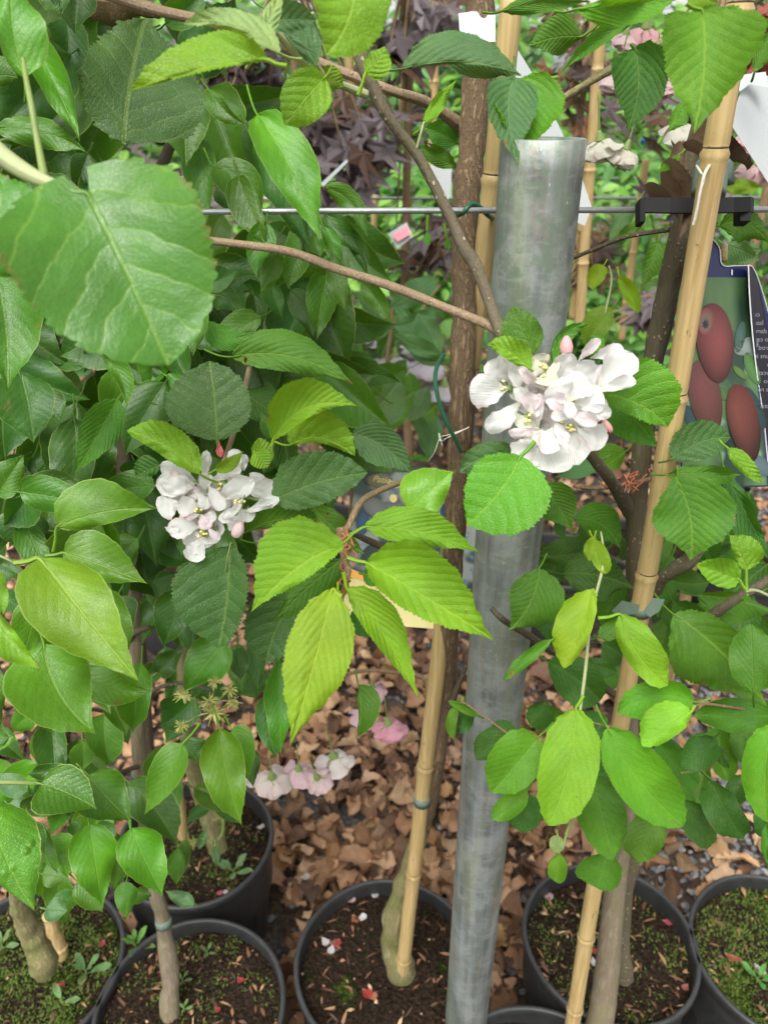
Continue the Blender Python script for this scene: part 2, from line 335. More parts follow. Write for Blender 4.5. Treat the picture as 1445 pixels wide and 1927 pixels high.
simple('stalk_green', (.20, .27, .07), .5, .2, 120, .2, trans=.1)
simple('stalk_pale', (.30, .33, .16), .6, .2, 120, .3)
simple('stalk_red', (.27, .12, .06), .6, .25, 150, .3)
simple('clip_plastic', (.008, .008, .008), .6, .3, 140, .2, spec=.2)
simple('black_plastic', (.026, .027, .027), .5, .8, 60, .35, dist=.0004, spec=.5)
simple('pot_plastic', (.030, .029, .028), .6, .7, 30, .35, dist=.0006)
simple('green_tie', (.10, .20, .12), .45, .3, 200, .3)
simple('green_wire', (.018, .10, .05), .35, .2, 200, .2)
simple('grey_tape', (.12, .165, .13), .6, .2, 200, .3)
simple('string', (.6, .58, .48), .8, .3, 600, .5)
simple('white_card', (.48, .51, .51), .55, .08, 50, .1, trans=.15)
simple('card_edge', (.8, .8, .8), .5, .05)
simple('navy_print', (.012, .016, .075), .28, .2, 40, .1)
simple('black_print', (.012, .012, .022), .3, .2, 40, .1)
simple('print_text', (.13, .13, .17), .4, .05)
simple('gold_text', (.75, .62, .25), .4, .05)
simple('orange_print', (.85, .42, .07), .35, .1)
simple('cream_print', (.72, .64, .28), .4, .1)
simple('red_print', (.75, .2, .25), .4, .1)
simple('dead_leaf', (.24, .16, .10), .8, .5, 130, .8, dist=.002, trans=.1)
simple('rod_metal', (.36, .38, .38), .4, .4, 250, .4, metal=.6)
simple('anther', (.72, .62, .22), .6, .2)
simple('filament', (.6, .66, .3), .6, .1, trans=.2)
simple('calyx', (.22, .30, .09), .6, .2, trans=.15)
simple('dried_stamen', (.36, .36, .11), .7, .4, 300)
simple('bud_scale', (.36, .12, .06), .7, .4, 200)
simple('blue_plastic', (.02, .15, .65), .4, .1)
tinted('petal', .6, .45, var=.09, sc=60, pink=True, spec=.2, dist=.0022)
tinted('flat_tint', .6, .15, var=.3, sc=130)
tinted('litter', .62, .14, var=.42, sc=75, spec=.35, dist=.003)
tinted('bg_leaf', .5, .38, var=.25, sc=12)
def printed():
    t = NT('printed_picture'); a = t.n('ShaderNodeAttribute', attribute_name='Col').outputs['Color']
    ob = t.n('ShaderNodeTexCoord').outputs['Object']; n = t.noise(ob, 260, 3, .7)
    c = t.mix(t.ma('MULTIPLY', t.mr(n, .35, .75), .15), a, t.mix(1.0, a, (.6, .5, .5), 'MULTIPLY'))
    sp = t.n('ShaderNodeTexVoronoi', {'Vector': ob, 'Scale': 700.0}).outputs[0]; c = t.mix(t.ma('MULTIPLY', t.mr(sp, .1, .2, 1, 0), .05), c, (.8, .7, .6))
    MAT['printed_picture'] = t.done(t.n('ShaderNodeBsdfPrincipled', {'Base Color': c, 'Roughness': .22, 'Specular IOR Level': .35}).outputs[0])
printed()
def print_ground():
    t = NT('printed_backdrop'); ob = t.n('ShaderNodeTexCoord').outputs['Object']
    n = t.noise(t.vmap(ob, (1, 1, .35)), 26, 2); n2 = t.noise(ob, 55, 1)
    c = t.mix(t.mr(n, .35, .65), (.012, .035, .02), (.075, .15, .05)); c = t.mix(t.ma('MULTIPLY', t.mr(n2, .58, .7), .7), c, (.18, .25, .21))
    MAT['printed_backdrop'] = t.done(t.n('ShaderNodeBsdfPrincipled', {'Base Color': c, 'Roughness': .3}).outputs[0])
    t = NT('printed_blossom'); ob = t.n('ShaderNodeTexCoord').outputs['Object']
    n = t.noise(ob, 28, 2); n2 = t.noise(ob, 60, 3)
    c = t.mix(t.mr(n, .42, .55), (.03, .06, .06), (.26, .29, .27)); c = t.mix(t.mr(n2, .6, .68), c, (.10, .17, .25))
    MAT['printed_blossom'] = t.done(t.n('ShaderNodeBsdfPrincipled', {'Base Color': c, 'Roughness': .35}).outputs[0])
print_ground()
def galv():
    t = NT('galvanised_steel'); ob = t.n('ShaderNodeTexCoord').outputs['Object']
    st = t.noise(t.vmap(ob, (1, 1, .05)), 90, 4, .6); st2 = t.noise(t.vmap(ob, (1, 1, .10)), 34, 3); cl = t.noise(ob, 26, 4, .65); fine = t.noise(t.vmap(ob, (1, 1, .5)), 420, 3, .7)
    hor = t.noise(t.vmap(ob, (1, 1, 3)), 60, 3)
    c = t.mix(t.mr(st, .3, .7), (.14, .165, .155), (.31, .335, .32)); c = t.mix(t.ma('MULTIPLY', t.mr(cl, .42, .62), .6), c, (.40, .43, .41))
    c = t.mix(t.ma('MULTIPLY', t.mr(st2, .52, .68), .55), c, (.20, .25, .17)); c = t.mix(t.ma('MULTIPLY', t.mr(st2, .18, .40, 1, 0), .45), c, (.35, .42, .20))
    c = t.mix(t.ma('MULTIPLY', t.mr(t.noise(t.vmap(ob, (1, 1, .06)), 120, 3, .6), .56, .68), .5), c, (.29, .23, .16))
    zz = t.n('ShaderNodeSeparateXYZ', {0: ob}).outputs[2]
    blot = t.ma('MULTIPLY', t.mr(t.noise(ob, 42, 4, .75), .5, .6), t.mr(zz, .95, 1.42, .1, .75)); c = t.mix(blot, c, (.19, .25, .18))
    c = t.mix(t.ma('MULTIPLY', t.mr(fine, .55, .75), .4), c, (.13, .16, .15)); c = t.mix(t.ma('MULTIPLY', t.mr(hor, .55, .7), .25), c, (.46, .49, .47))
    sc = t.n('ShaderNodeTexVoronoi', {'Vector': t.vmap(ob, (1, 1, .3)), 'Scale': 240.0}).outputs[0]; wh = t.ma('MULTIPLY', t.mr(sc, .05, .12, 1, 0), t.mr(t.noise(ob, 40, 1), .5, .6)); c = t.mix(t.ma('MULTIPLY', wh, .7), c, (.75, .78, .76))
    bp = t.n('ShaderNodeBump', {'Height': t.ma('ADD', fine, cl), 'Strength': .35, 'Distance': .0006}).outputs[0]
    MAT['galv'] = t.done(t.n('ShaderNodeBsdfPrincipled', {'Base Color': c, 'Metallic': .45, 'Roughness': t.ma('MULTIPLY_ADD', cl, .25, .33), 'Normal': bp}).outputs[0])
galv()
def bamboo_mat():
    t = NT('bamboo_skin'); ob = t.n('ShaderNodeTexCoord').outputs['Object']; oi = t.n('ShaderNodeObjectInfo').outputs['Random']
    st = t.noise(t.vmap(ob, (1, 1, .04)), 260, 4, .6); lg = t.noise(t.vmap(ob, (1, 1, .4)), 14, 3); gr = t.noise(t.vmap(ob, (1, 1, .15)), 150, 5, .75)
    c = t.mix(t.mr(st, .3, .7), (.37, .25, .10), (.56, .41, .20)); c = t.mix(t.ma('MULTIPLY', t.mr(lg, .4, .7), .6), c, (.45, .34, .14))
    c = t.mix(t.ma('MULTIPLY', t.mr(gr, .66, .72), .7), c, (.07, .05, .03))
    dv = t.ma('MULTIPLY', t.mr(t.noise(t.vmap(ob, (1, 1, .6)), 130, 4, .8), .66, .70), .8); c = t.mix(dv, c, (.03, .025, .018))
    bp = t.n('ShaderNodeBump', {'Height': st, 'Strength': .25, 'Distance': .0005}).outputs[0]
    MAT['bamboo'] = t.done(t.n('ShaderNodeBsdfPrincipled', {'Base Color': c, 'Roughness': .42, 'Normal': bp, 'Specular IOR Level': .4}).outputs[0])
bamboo_mat()
def soil_mat(name, mossamt):
    t = NT(name); ob = t.n('ShaderNodeTexCoord').outputs['Object']
    n = t.noise(ob, 160, 5, .7); b = t.noise(ob, 35, 3); vo = t.n('ShaderNodeTexVoronoi', {'Vector': ob, 'Scale': 190.0}).outputs[0]
    c = t.mix(t.mr(n, .35, .7), (.012, .008, .005), (.055, .036, .022)); 
    mo = t.ma('MULTIPLY', t.mr(t.ma('ADD', t.noise(ob, 13, 3, .6), t.ma('MULTIPLY', n, .22)), .70 - mossamt * .22, .80 - mossamt * .22), 1.0)
    mc = t.mix(t.mr(n, .3, .7), (.012, .028, .005), (.07, .10, .012)); c = t.mix(mo, c, mc)
    h = t.ma('ADD', t.ma('MULTIPLY', n, 1.2), t.ma('ADD', vo, t.ma('MULTIPLY', mo, .8)))
    bp = t.n('ShaderNodeBump', {'Height': h, 'Strength': 1.0, 'Distance': .006}).outputs[0]
    MAT[name] = t.done(t.n('ShaderNodeBsdfPrincipled', {'Base Color': c, 'Roughness': .95, 'Normal': bp, 'Specular IOR Level': .1}).outputs[0])
soil_mat('soil_dark', .0); soil_mat('soil_moss', -.25); soil_mat('soil_mossy', .35)
def ground_mat():
    t = NT('forest_floor'); ob = t.n('ShaderNodeTexCoord').outputs['Object']
    n = t.noise(ob, 60, 5, .7); vo = t.n('ShaderNodeTexVoronoi', {'Vector': ob, 'Scale': 75.0}); g = t.noise(ob, 3, 2)
    stone = t.mix(t.n('ShaderNodeSeparateXYZ', {0: vo.outputs['Color']}).outputs[0], (.07, .075, .08), (.26, .27, .28)); c = t.mix(t.mr(n, .35, .65), (.02, .013, .009), (.09, .055, .03)); c = t.mix(t.mr(g, .45, .65, .0, .6), c, stone)
    bp = t.n('ShaderNodeBump', {'Height': t.ma('ADD', n, vo.outputs[0]), 'Strength': 1.0, 'Distance': .012}).outputs[0]
    return t.done(t.n('ShaderNodeBsdfPrincipled', {'Base Color': c, 'Roughness': .9, 'Normal': bp}).outputs[0])
# ------------------------------------------------------------- the setting: ground
rg = random.Random(3)
v, f = [], []
xs = [-60, -20, -8] + [-4 + i * .1 for i in range(101)] + [10, 20, 60]; ys = [-20, -5, 0] + [.3 + i * .1 for i in range(70)] + [9, 12, 20, 60]
for y in ys:
    for x in xs: v.append((x, y, .012 * noise.noise(Vector((x * 2, y * 2, 0)))))
for j in range(len(ys) - 1):
    for i in range(len(xs) - 1):
        a = j * len(xs) + i; f.append((a, a + 1, a + len(xs) + 1, a + len(xs)))
tag(prop('ground', v, f, ground_mat()), 'gravel and earth yard floor under the pots', 'ground', kind='structure')
def gnd(x, y, h=0.0): z = zH(y, h); return P(x, y, z)
# grey gravel
def rock(mb, c, r, rg):
    vs = [(0, 0, 1), (0, 0, -1)] + [(cos(k * pi / 2.5), sin(k * pi / 2.5), rg.uniform(-.5, .5)) for k in range(5)]
    m = Matrix.Rotation(rg.uniform(0, 6), 3, 'Z') @ Matrix.Rotation(rg.uniform(-.5, .5), 3, 'X'); sx, sy, sz = r * rg.uniform(.7, 1.3), r * rg.uniform(.6, 1), r * rg.uniform(.3, .7)
    mb.add([c + m @ Vector((a * sx * rg.uniform(.8, 1.1), b * sy, q * sz)) for a, b, q in vs], [(0, 2 + k, 2 + (k + 1) % 5) for k in range(5)] + [(1, 2 + (k + 1) % 5, 2 + k) for k in range(5)])
def gravel_mat():
    t = NT('slate_chippings'); g = t.n('ShaderNodeNewGeometry').outputs['Random Per Island']; ob = t.n('ShaderNodeTexCoord').outputs['Object']; n = t.noise(ob, 300, 3)
    r = t.n('ShaderNodeValToRGB', {0: g}); e = r.color_ramp.elements; e[0].color = (.07, .075, .085, 1); e[1].color = (.42, .43, .43, 1); e.new(.5).color = (.17, .18, .20, 1); e.new(.85).color = (.24, .22, .2, 1)
    c = t.mix(t.ma('MULTIPLY', n, .4), r.outputs[0], (.1, .1, .1)); return t.done(t.n('ShaderNodeBsdfPrincipled', {'Base Color': c, 'Roughness': .7}).outputs[0])
mb = MB()
for i in range(15000):
    D = .75 + 3.2 * rg.random() ** 1.5; px = rg.uniform(-100, 1500); x = (px - 722) / FPX * (D * .9 + .6)
    if rg.random() < .85 and px < 1180: continue
    rock(mb, Vector((x, D, .012 * noise.noise(Vector((x * 2, D * 2, 0))) + rg.uniform(0, .008))), rg.uniform(.005, .013) * (.8 + .2 * D), rg)
tag(mb.build('gravel', gravel_mat(), smooth=False), 'grey slate chippings scattered between the fallen leaves', 'gravel', kind='stuff')
# brown fallen leaves
def litter_shape(seed, L=.062, lo=False):
    r = random.Random(seed)
    V, F, U, U2 = blade('cherry' if seed % 2 else 'amel', Vector((-L / 2, 0, 0)), Vector((L / 2, 0, 0)), Vector((0, r.uniform(-.012, .012), r.uniform(.0, .012))), L * r.uniform(.20, .40), L * r.uniform(.20, .40), Vector((0, 0, 1)), rag=.5, twist=r.uniform(-1, 1),
                        sa=r.uniform(-.7, 1.0), sb=r.uniform(-.7, 1.0), wave=r.uniform(.05, .16), rng=r, lo=lo, curl=r.uniform(-.8, 1.2), droop=r.uniform(-.1, .3))
    return V, F, U, U2
LS = [litter_shape(i, lo=True) for i in range(28)]
LITCOL = [(.33, .19, .09), (.38, .235, .12), (.26, .14, .065), (.44, .29, .165), (.17, .10, .055), (.36, .20, .085), (.30, .19, .115), (.22, .13, .07)]
LMESH = []
for i in range(14):
    V, F, U, U2 = litter_shape(i + 20)
    me = mesh('fallen_leaf', V, F, U, True, U2); me.materials.append(MAT['litter']); LMESH.append(me)
PZ = [(gnd(x, y, .27), R + .01) for x, y, R in ((728, 1838, .148), (1152, 1795, .155), (358, 1912, .165), (45, 1812, .15), (372, 1585, .158), (1476, 1800, .15), (1015, 2072, .155), (1050, 1050, .16), (1215, 1020, .16), (330, 1060, .16), (820, 1015, .16), (600, 985, .16), (1410, 1060, .16))]
def inpot(x, y, m=0): return any((x - c.x) ** 2 + (y - c.y) ** 2 < (R * .9 + m) ** 2 for c, R in PZ)
def litter_spot(rg):
    while True:
        px = rg.uniform(430, 1445); py = rg.uniform(1215, 1927)
        if rg.random() > ((px > 1230 and 1380 < py < 1560) and .35 or 1): continue
        p = gnd(px, py)
        if p.y < .62 or inpot(p.x, p.y, .02): continue
        return p
rg = random.Random(11)
for i in range(300):
    p = litter_spot(rg)
    o = bpy.data.objects.new('fallen_leaf', LMESH[i % 14]); COL.objects.link(o)
    o.location = p + Vector((0, 0, rg.uniform(.008, .05))); o.rotation_euler = (rg.gauss(0, .4), rg.gauss(0, .4), rg.uniform(0, 6.3)); s = rg.uniform(.7, 1.25); o.scale = (s, s * rg.uniform(.8, 1.1), s)
    c = rg.choice(LITCOL); k = rg.uniform(.65, 1.3); o.color = (c[0] * k, c[1] * k, c[2] * k, 1)
    tag(o, 'crisp curled brown leaf fallen on the gravel among others like it', 'fallen leaf', 'brown leaves fallen on the ground')
def litter_island_mat():
    t = NT('leaf_litter'); g = t.n('ShaderNodeNewGeometry').outputs['Random Per Island']; ob = t.n('ShaderNodeTexCoord').outputs['Object']; n = t.noise(ob, 75, 4, .6)
    r = t.n('ShaderNodeValToRGB', {0: g}); e = r.color_ramp.elements; e[0].color = (.07, .04, .026, 1); e[1].color = (.50, .33, .20, 1); e.new(.4).color = (.22, .115, .062, 1); e.new(.78).color = (.38, .22, .12, 1)
    f = t.ma('MULTIPLY_ADD', n, .9, .5); c = t.mix(1.0, r.outputs[0], t.n('ShaderNodeCombineXYZ', {0: f, 1: f, 2: f}).outputs[0], 'MULTIPLY')
    bp = t.n('ShaderNodeBump', {'Height': n, 'Strength': .5, 'Distance': .003}).outputs[0]
    return t.done(t.n('ShaderNodeBsdfPrincipled', {'Base Color': c, 'Roughness': .6, 'Normal': bp, 'Specular IOR Level': .3}).outputs[0])
mb = MB()
for i in range(14000):
    D = .6 + 4.6 * rg.random() ** 1.4; px = rg.uniform(-150, 1600); x = (px - 722) / FPX * (D * .9 + .7)
    if inpot(x, D, .01): continue
    dens = noise.noise(Vector((x * 2.2, D * 2.2, 5)))
    if px > 1180 and 1.0 < D < 1.9 and rg.random() < .8: continue
    if dens < -.45 and rg.random() < .4: continue
    V, F, U, _ = LS[i % 28]; s = rg.choice((.25, .4, .6, .8, 1.0, 1.15)) * rg.uniform(.85, 1.1)
    m = Matrix.Translation(Vector((x, D, rg.uniform(.005, .035)))) @ Matrix.Rotation(rg.uniform(0, 6.3), 4, 'Z') @ Matrix.Rotation(rg.gauss(0, .28), 4, 'X') @ Matrix.Rotation(rg.gauss(0, .28), 4, 'Y') @ Matrix.Scale(s, 4)
    mb.add([m @ q for q in V], F, U)
tag(mb.build('leaf_litter', litter_island_mat()), 'mass of broken brown leaf litter covering the ground', 'leaf litter', kind='stuff')
# ------------------------------------------------------------- pots
debris_col = [(.36, .16, .07), (.42, .24, .11), (.22, .1, .05), (.5, .35, .2)]
def debris_mat():
    t = NT('bark_debris'); g = t.n('ShaderNodeNewGeometry').outputs['Random Per Island']
    r = t.n('ShaderNodeValToRGB', {0: g}); e = r.color_ramp.elements; e[0].color = (.05, .028, .015, 1); e[1].color = (.48, .34, .2, 1); e.new(.45).color = (.14, .06, .03, 1); e.new(.8).color = (.30, .15, .07, 1)
    return t.done(t.n('ShaderNodeBsdfPrincipled', {'Base Color': r.outputs[0], 'Roughness': .7}).outputs[0])
MAT['debris'] = debris_mat()
simple('moss', (.075, .12, .012), .9, .5, 300, .5)
simple('moss_dark', (.035, .08, .012), .9, .5, 300, .5)
def lathe(mb, prof, n=72, c=Vector((0, 0, 0)), sq=0):
    V = []; F = []
    for i in range(n):
        a = 2 * pi * i / n
        w_ = 1 + (.006 * sin(2 * a + c.x * 9) + .003 * sin(5 * a + c.y * 7) if n == 72 else 0)
        for r, z in prof: V.append(c + Vector((r * w_ * cos(a), r * w_ * sin(a), z)))
    m = len(prof)
    for i in range(n):
        for j in range(m - 1): F.append((i * m + j, ((i + 1) % n) * m + j, ((i + 1) % n) * m + j + 1, i * m + j + 1))
    mb.add(V, F)
POTS = []
def pot(cx, cy, R, label, soil='soil_moss', H=.27, deb=105, mossn=0, sdepth=.035, seed=1, crop='PH', simple_=False):
    g = gnd(cx, cy, H); loc = Vector((g.x, g.y, 0)); r = random.Random(seed)
    t = thing('plant_pot', loc, label, 'plant pot', 'black nursery pots on the ground')
    mb = MB(); rb = R * .78
    lathe(mb, [(0, .004), (rb, .004), (rb + .002, .01), (R * .955, H - .022), (R * .955, H - .014), (R * .975, H - .016), (R * .985, H - .02)], c=loc)
    for k in range(0 if simple_ else 24):  # shallow moulded ribs low on the wall
        a = k * pi / 12; d = Vector((cos(a), sin(a), 0)); s = Vector((-sin(a), cos(a), 0)) * .002
        lo_, hi_ = loc + d * (rb + .001) + Vector((0, 0, .02)), loc + d * (R * .93) + Vector((0, 0, H * .7))
        mb.add([lo_ - s, lo_ + s, hi_ + s * .5, hi_ - s * .5, lo_ + d * .0025, hi_ + d * .001], [(0, 4, 5, 3), (4, 1, 2, 5)])
    mb.build('wall', MAT['pot_plastic'], t)
    mb = MB(); lathe(mb, [(R * .985, H - .022), (R * 1.0, H - .012), (R * 1.0, H - .003), (R * .985, H), (R * .955, H), (R * .945, H - .003), (R * .94, H - .012), (R * .93, H - .12)], c=loc)
    mb.build('rim', MAT['black_plastic'], t)
    V = []; F = []; nr, na = 16, 48
    def sh(x, y): return H - sdepth + .011 * noise.noise(Vector((x * 14, y * 14, seed))) + .005 * noise.noise(Vector((x * 60, y * 60, seed)))
    for i in range(nr + 1):
        for j in range(na):
            a = 2 * pi * j / na; q = R * .935 * i / nr; x, y = loc.x + q * cos(a), loc.y + q * sin(a); V.append((x, y, sh(x, y)))
    for i in range(nr):
        for j in range(na): F.append((i * na + j, (i + 1) * na + j, (i + 1) * na + (j + 1) % na, i * na + (j + 1) % na))
    prop('soil', V, F, MAT[soil], t)
    def rp(): a = r.uniform(0, 6.3); q = R * .91 * math.sqrt(r.random()); x, y = loc.x + q * cos(a), loc.y + q * sin(a); return Vector((x, y, sh(x, y)))
    if deb:
        mb = MB()
        for k in range(deb):
            p = rp(); a = r.uniform(0, 6.3); l = r.uniform(.003, .017) if k % 3 else r.uniform(.012, .028); wd = r.uniform(.0008, .0028); d = Vector((cos(a), sin(a), r.uniform(-.2, .4))) * l / 2; s = Vector((-sin(a), cos(a), r.uniform(-.5, .5))) * wd; up = Vector((0, 0, r.uniform(.0, .003)))
            p += Vector((0, 0, .0025))
            mb.add([p - d, p - d * .3 - s + up, p + d * .3 - s * .7 + up, p + d, p + d * .3 + s + up * 1.5, p - d * .3 + s + up * 1.5], [(0, 1, 4, 5) if False else (0, 1, 5), (1, 2, 4, 5), (2, 3, 4)])
        for k in range(deb // 2): rock(mb, rp() + Vector((0, 0, .001)), r.uniform(.001, .003), r)
        o = mb.build('bark_debris', MAT['debris'], t, False); o['kind'] = 'stuff'
        mb = MB()
        for k in range(1600): rock(mb, rp(), r.uniform(.0015, .0045), r)
        o = mb.build('soil_crumbs', MAT[soil], t, False); o['kind'] = 'stuff'
    if mossn:
        mb = MB()
        for k in range(mossn * 260):
            cpt = rp() if k % 26 == 0 else cpt
            a = r.gauss(0, 1); b = r.gauss(0, 1); p = cpt + Vector((a, b, 0)) * .011
            if (p - loc).xy.length > R * .92: continue
            p.z = sh(p.x, p.y) + r.uniform(0, .004); l = r.uniform(.002, .005); an = r.uniform(0, 6.3)
            d = Vector((cos(an), sin(an), r.uniform(.2, 1.4))) * l; s = Vector((-sin(an), cos(an), 0)) * l * .35
            mb.add([p - s, p + s, p + d], [(0, 1, 2)])
        o = mb.build('moss', MAT['moss' if seed % 2 else 'moss_dark'], t, False); o['kind'] = 'stuff'
    POTS.append((loc, R, H, sh)); return t
pot(727, 1806, 0.150, 'black pot of bare dark soil round the middle cane and swollen trunk', 'soil_dark', deb=117, seed=2, sdepth=.03)
pot(1147, 1765, 0.144, 'black pot right of the steel post with moss and two grey trunks rising over it', 'soil_moss', deb=142, mossn=5, seed=3, sdepth=.04)
pot(358, 1894, 0.147, 'front left pot with a ringed grey pear stem standing in its left half', 'soil_moss', deb=142, mossn=4, seed=5, sdepth=.025)
pot(53, 1816, 0.150, 'mossy pot at the bottom left corner holding a thick knobbly trunk and cane', 'soil_mossy', deb=117, mossn=18, seed=7, sdepth=.025)
pot(368, 1576, 0.147, 'left pot standing behind the others with an olive trunk and orange moss', 'soil_moss', deb=93, mossn=5, seed=9, sdepth=.04)
pot(1472, 1792, 0.147, 'mossy black pot cut off by the right edge of the photo', 'soil_mossy', deb=105, mossn=18, seed=11, sdepth=.03)
pot(1018, 2100, 0.150, 'nearest pot, only its back rim showing at the foot of the right cane', 'soil_moss', deb=60, seed=13, sdepth=.03)
for i, (x, y, lb) in enumerate([(1050, 1050, 'dark pot behind the steel post, blurred among leaves'), (1215, 1020, 'dark pot behind the right tree trunk, blurred in shade'), (330, 1060, 'blue-grey shaded pot behind the left white blossom'), (820, 1015, 'distant pot behind the hanging flower label'), (600, 985, 'distant pot hidden low behind the central leaves'), (1410, 1060, 'distant dark pot behind the bough on the right side')]):
    pot(x, y, .16, lb, 'soil_mossy', deb=0, seed=20 + i, simple_=True)
# ------------------------------------------------------------- steel post and wire rod
D0 = .627
pz = zD(262, D0); ptop = P(1022, 262, pz); bot = P(880, 1880, zD(1880, D0 + .045))
mb = MB(); top = Vector((ptop.x, D0, ptop.z)); lx = bot.x + (top.x - bot.x) * 0
R_ = .0312
axis_x = top.x
lathe(mb, [(R_ * .9, -.9), (R_ * .9, 0), (R_ * .96, .0008), (R_, 0), (R_, -.02)] + [(R_, -.05 * k) for k in range(1, 33)], 64, Vector((0, 0, 0)))
def lean(v): k = v[2]; return (axis_x + v[0] + (axis_x - LBX) * k / LBH, D0 + v[1] - .045 * k / LBH, top.z + k)
LBX = bot.x; LBH = top.z - bot.z
mb.v = [lean(v) for v in mb.v if True]
o = mb.build('steel_post', MAT['galv']); tag(o, 'weathered galvanised steel post with open top standing mid photo', 'post')
RODD = .672
def rod(name, pts, label, mat='rod_metal'):
    mb = MB(); tube(mb, pts, 14, 1); o = mb.build(name, MAT[mat]); tag(o, label, 'wire rod'); return o
ry = lambda x: 397 if x < 1000 else 397 - (x - 1000) * .004
rod('wire_rod', [(P(-60, 402, zD(400, RODD)), .00245), (P(600, 397, zD(397, RODD)), .00245), (P(1520, 394, zD(394, RODD)), .00245)], 'galvanised horizontal rod running behind the steel post')
rod('wire_rod', [(P(-200, 374, 2.05), .004), (P(1700, 372, 2.05), .004)], 'dark blurred rod of the next row in the background')
rod('wire_rod', [(P(-200, 334, 3.4), .004), (P(1700, 336, 3.4), .004)], 'thin pale rod of the farthest row in the background')
# ------------------------------------------------------------- bamboo canes
def cane(pts, nodes, label, seed=0, group='bamboo canes supporting the trees', ring=True, mould=0):
    """pts: [(P, r)] straight polyline; nodes: list of parameter values"""
    (a, ra), (b, rb) = pts; q = []; L = (b - a).length; n = 60
    ts = sorted(set([i / n for i in range(n + 1)] + [x + d for x in nodes for d in (-.006, -.003, 0, .003, .006)]))
    for t in ts:
        if t < 0 or t > 1: continue
        r = ra + (rb - ra) * t
        for x in nodes:
            d = (t - x) * L
            r *= 1 + .13 * math.exp(-(d / .003) ** 2) + .05 * math.exp(-(d / .012) ** 2) - .10 * math.exp(-((d + .0045) / .0016) ** 2)
        wob = Vector((noise.noise(Vector((t * 5, seed, 0))), noise.noise(Vector((t * 5, seed, 9))), 0)) * .0022
        q.append((a + (b - a) * t + wob, r))
    mb = MB(); tube(mb, q, 20, 1); o = mb.build('bamboo_cane', MAT['bamboo']); tag(o, label, 'cane', group)
    if seed in (1, 2):
        for x in nodes:
            t1, t2 = x - .0055 / L, x - .0040 / L; r = (ra + (rb - ra) * x) * .985; w1 = Vector((noise.noise(Vector((t1 * 5, seed, 0))), noise.noise(Vector((t1 * 5, seed, 9))), 0)) * .0022
            m2 = MB(); tube(m2, [(a + (b - a) * t1 + w1, r), (a + (b - a) * t2 + w1, r)], 20, 1, bump=.02, bf=900); m2.build('node_scar', MAT['bark_dark'], o)
    return o
def py_of(p):
    d = p - CP; return 963.5 - FPX * d.dot(UP) / d.dot(FW)
def tn(s, ys):
    out = []
    for y in ys:
        lo_, hi_ = 0., 1.
        for _ in range(30):
            m = (lo_ + hi_) / 2
            if py_of(s[0][0].lerp(s[1][0], m)) < y: lo_ = m
            else: hi_ = m
        out.append(m)
    return out
def seg(x0, y0, D0_, r0, x1, y1, D1_, r1): return [(P(x0, y0, zD(y0, D0_)), r0), (P(x1, y1, zD(y1, D1_)), r1)]
s_ = seg(967, -40, .70, .0088, 755, 1850, .755, .0108)
MIDC = s_
cane(s_, tn(s_, [338, 700, 1090, 1442, 1643, 1802]), 'bamboo cane left of the steel post, beside the brown trunk', 1)
s_ = seg(1402, -60, .60, .0086, 1062, 2010, .63, .0104)
RIGC = s_
cane(s_, tn(s_, [20, 290, 748, 1082, 1395, 1762, 1898]), 'bamboo cane with dark scratches running down the right side in front', 2)
cane(seg(92, 1722, .80, .0105, 126, 1822, .785, .0115), [.62], 'short bamboo cane stub in the bottom left mossy pot', 3)
cane(seg(318, 1380, .98, .0095, 346, 1575, .98, .0105), [.5], 'bamboo cane beside the olive trunk in the left back pot', 4)
for i, (x0, y0, x1, y1, D, r, lb) in enumerate([(1135, -20, 1088, 620, 1.75, .0105, 'tall blurred cane just right of the steel post top'), (655, 40, 668, 520, 2.0, .011, 'blurred cane behind the purple maple in the middle'), (1215, 300, 1168, 640, 2.1, .009, 'thin distant cane near the yellow green seedling shoot'),
                                              (1120, 120, 1075, 600, 2.3, .009, 'second distant cane right behind the post'), (820, -30, 812, 330, 2.6, .012, 'distant cane above the central branches'), (1010, 820, 1004, 960, 2.0, .009, 'short distant cane low behind the large blossom'), (712, 300, 690, 620, 2.4, .009, 'distant cane behind the wire in the middle left'), (1300, 1050, 1255, 1300, 1.6, .01, 'cane in shade behind the lower right leaves')]):
    cane(seg(x0, y0, D, r, x1, y1, D + .03, r * 1.1), [.2, .48, .77], lb, 5 + i, 'blurred canes of the rows behind')
# ------------------------------------------------------------- trees: roots and wood
def plant(key, name, x, y, h, label, cat, group=None):
    g = gnd(x, y, h); PLANT[key] = thing(name, g, label, cat, group); return PLANT[key]
plant('front', 'apple_branch', 60, 420, 1.0, 'big out of focus apple leaf on a shoot reaching in at upper left', 'apple branch')
plant('pear', 'pear_tree', 320, 1890, .24, 'pear tree with ringed grey stem and glossy leaves in front left pot', 'tree')
plant('pearb', 'pear_tree', 80, 1810, .24, 'pear tree with thick knobbly trunk in the bottom left corner pot', 'tree')
plant('spent', 'pear_tree', 405, 1600, .24, 'pear tree with olive trunk and withered starry flowers in back left pot', 'tree')
plant('cherry', 'cherry_tree', 745, 1790, .24, 'cherry tree with furrowed brown trunk, swollen foot and lime serrated leaves', 'tree')
plant('apple', 'apple_tree', 1170, 1830, .24, 'apple tree in blossom with speckled dark trunk right of the steel post', 'tree')
plant('cherr', 'cherry_tree', 1500, 1500, .0, 'cherry tree leaning in at upper right with drooping leaves and pale pink flowers', 'tree')
plant('amel', 'shadbush_tree', 1120, 1990, .24, 'young tree with oval fine toothed lime leaves and front grey trunk at lower right', 'tree')
plant('viburnum', 'flowering_shrub', 730, 1010, .24, 'bluish green leafy shrub behind the central blossoms with broad smooth leaves', 'shrub')
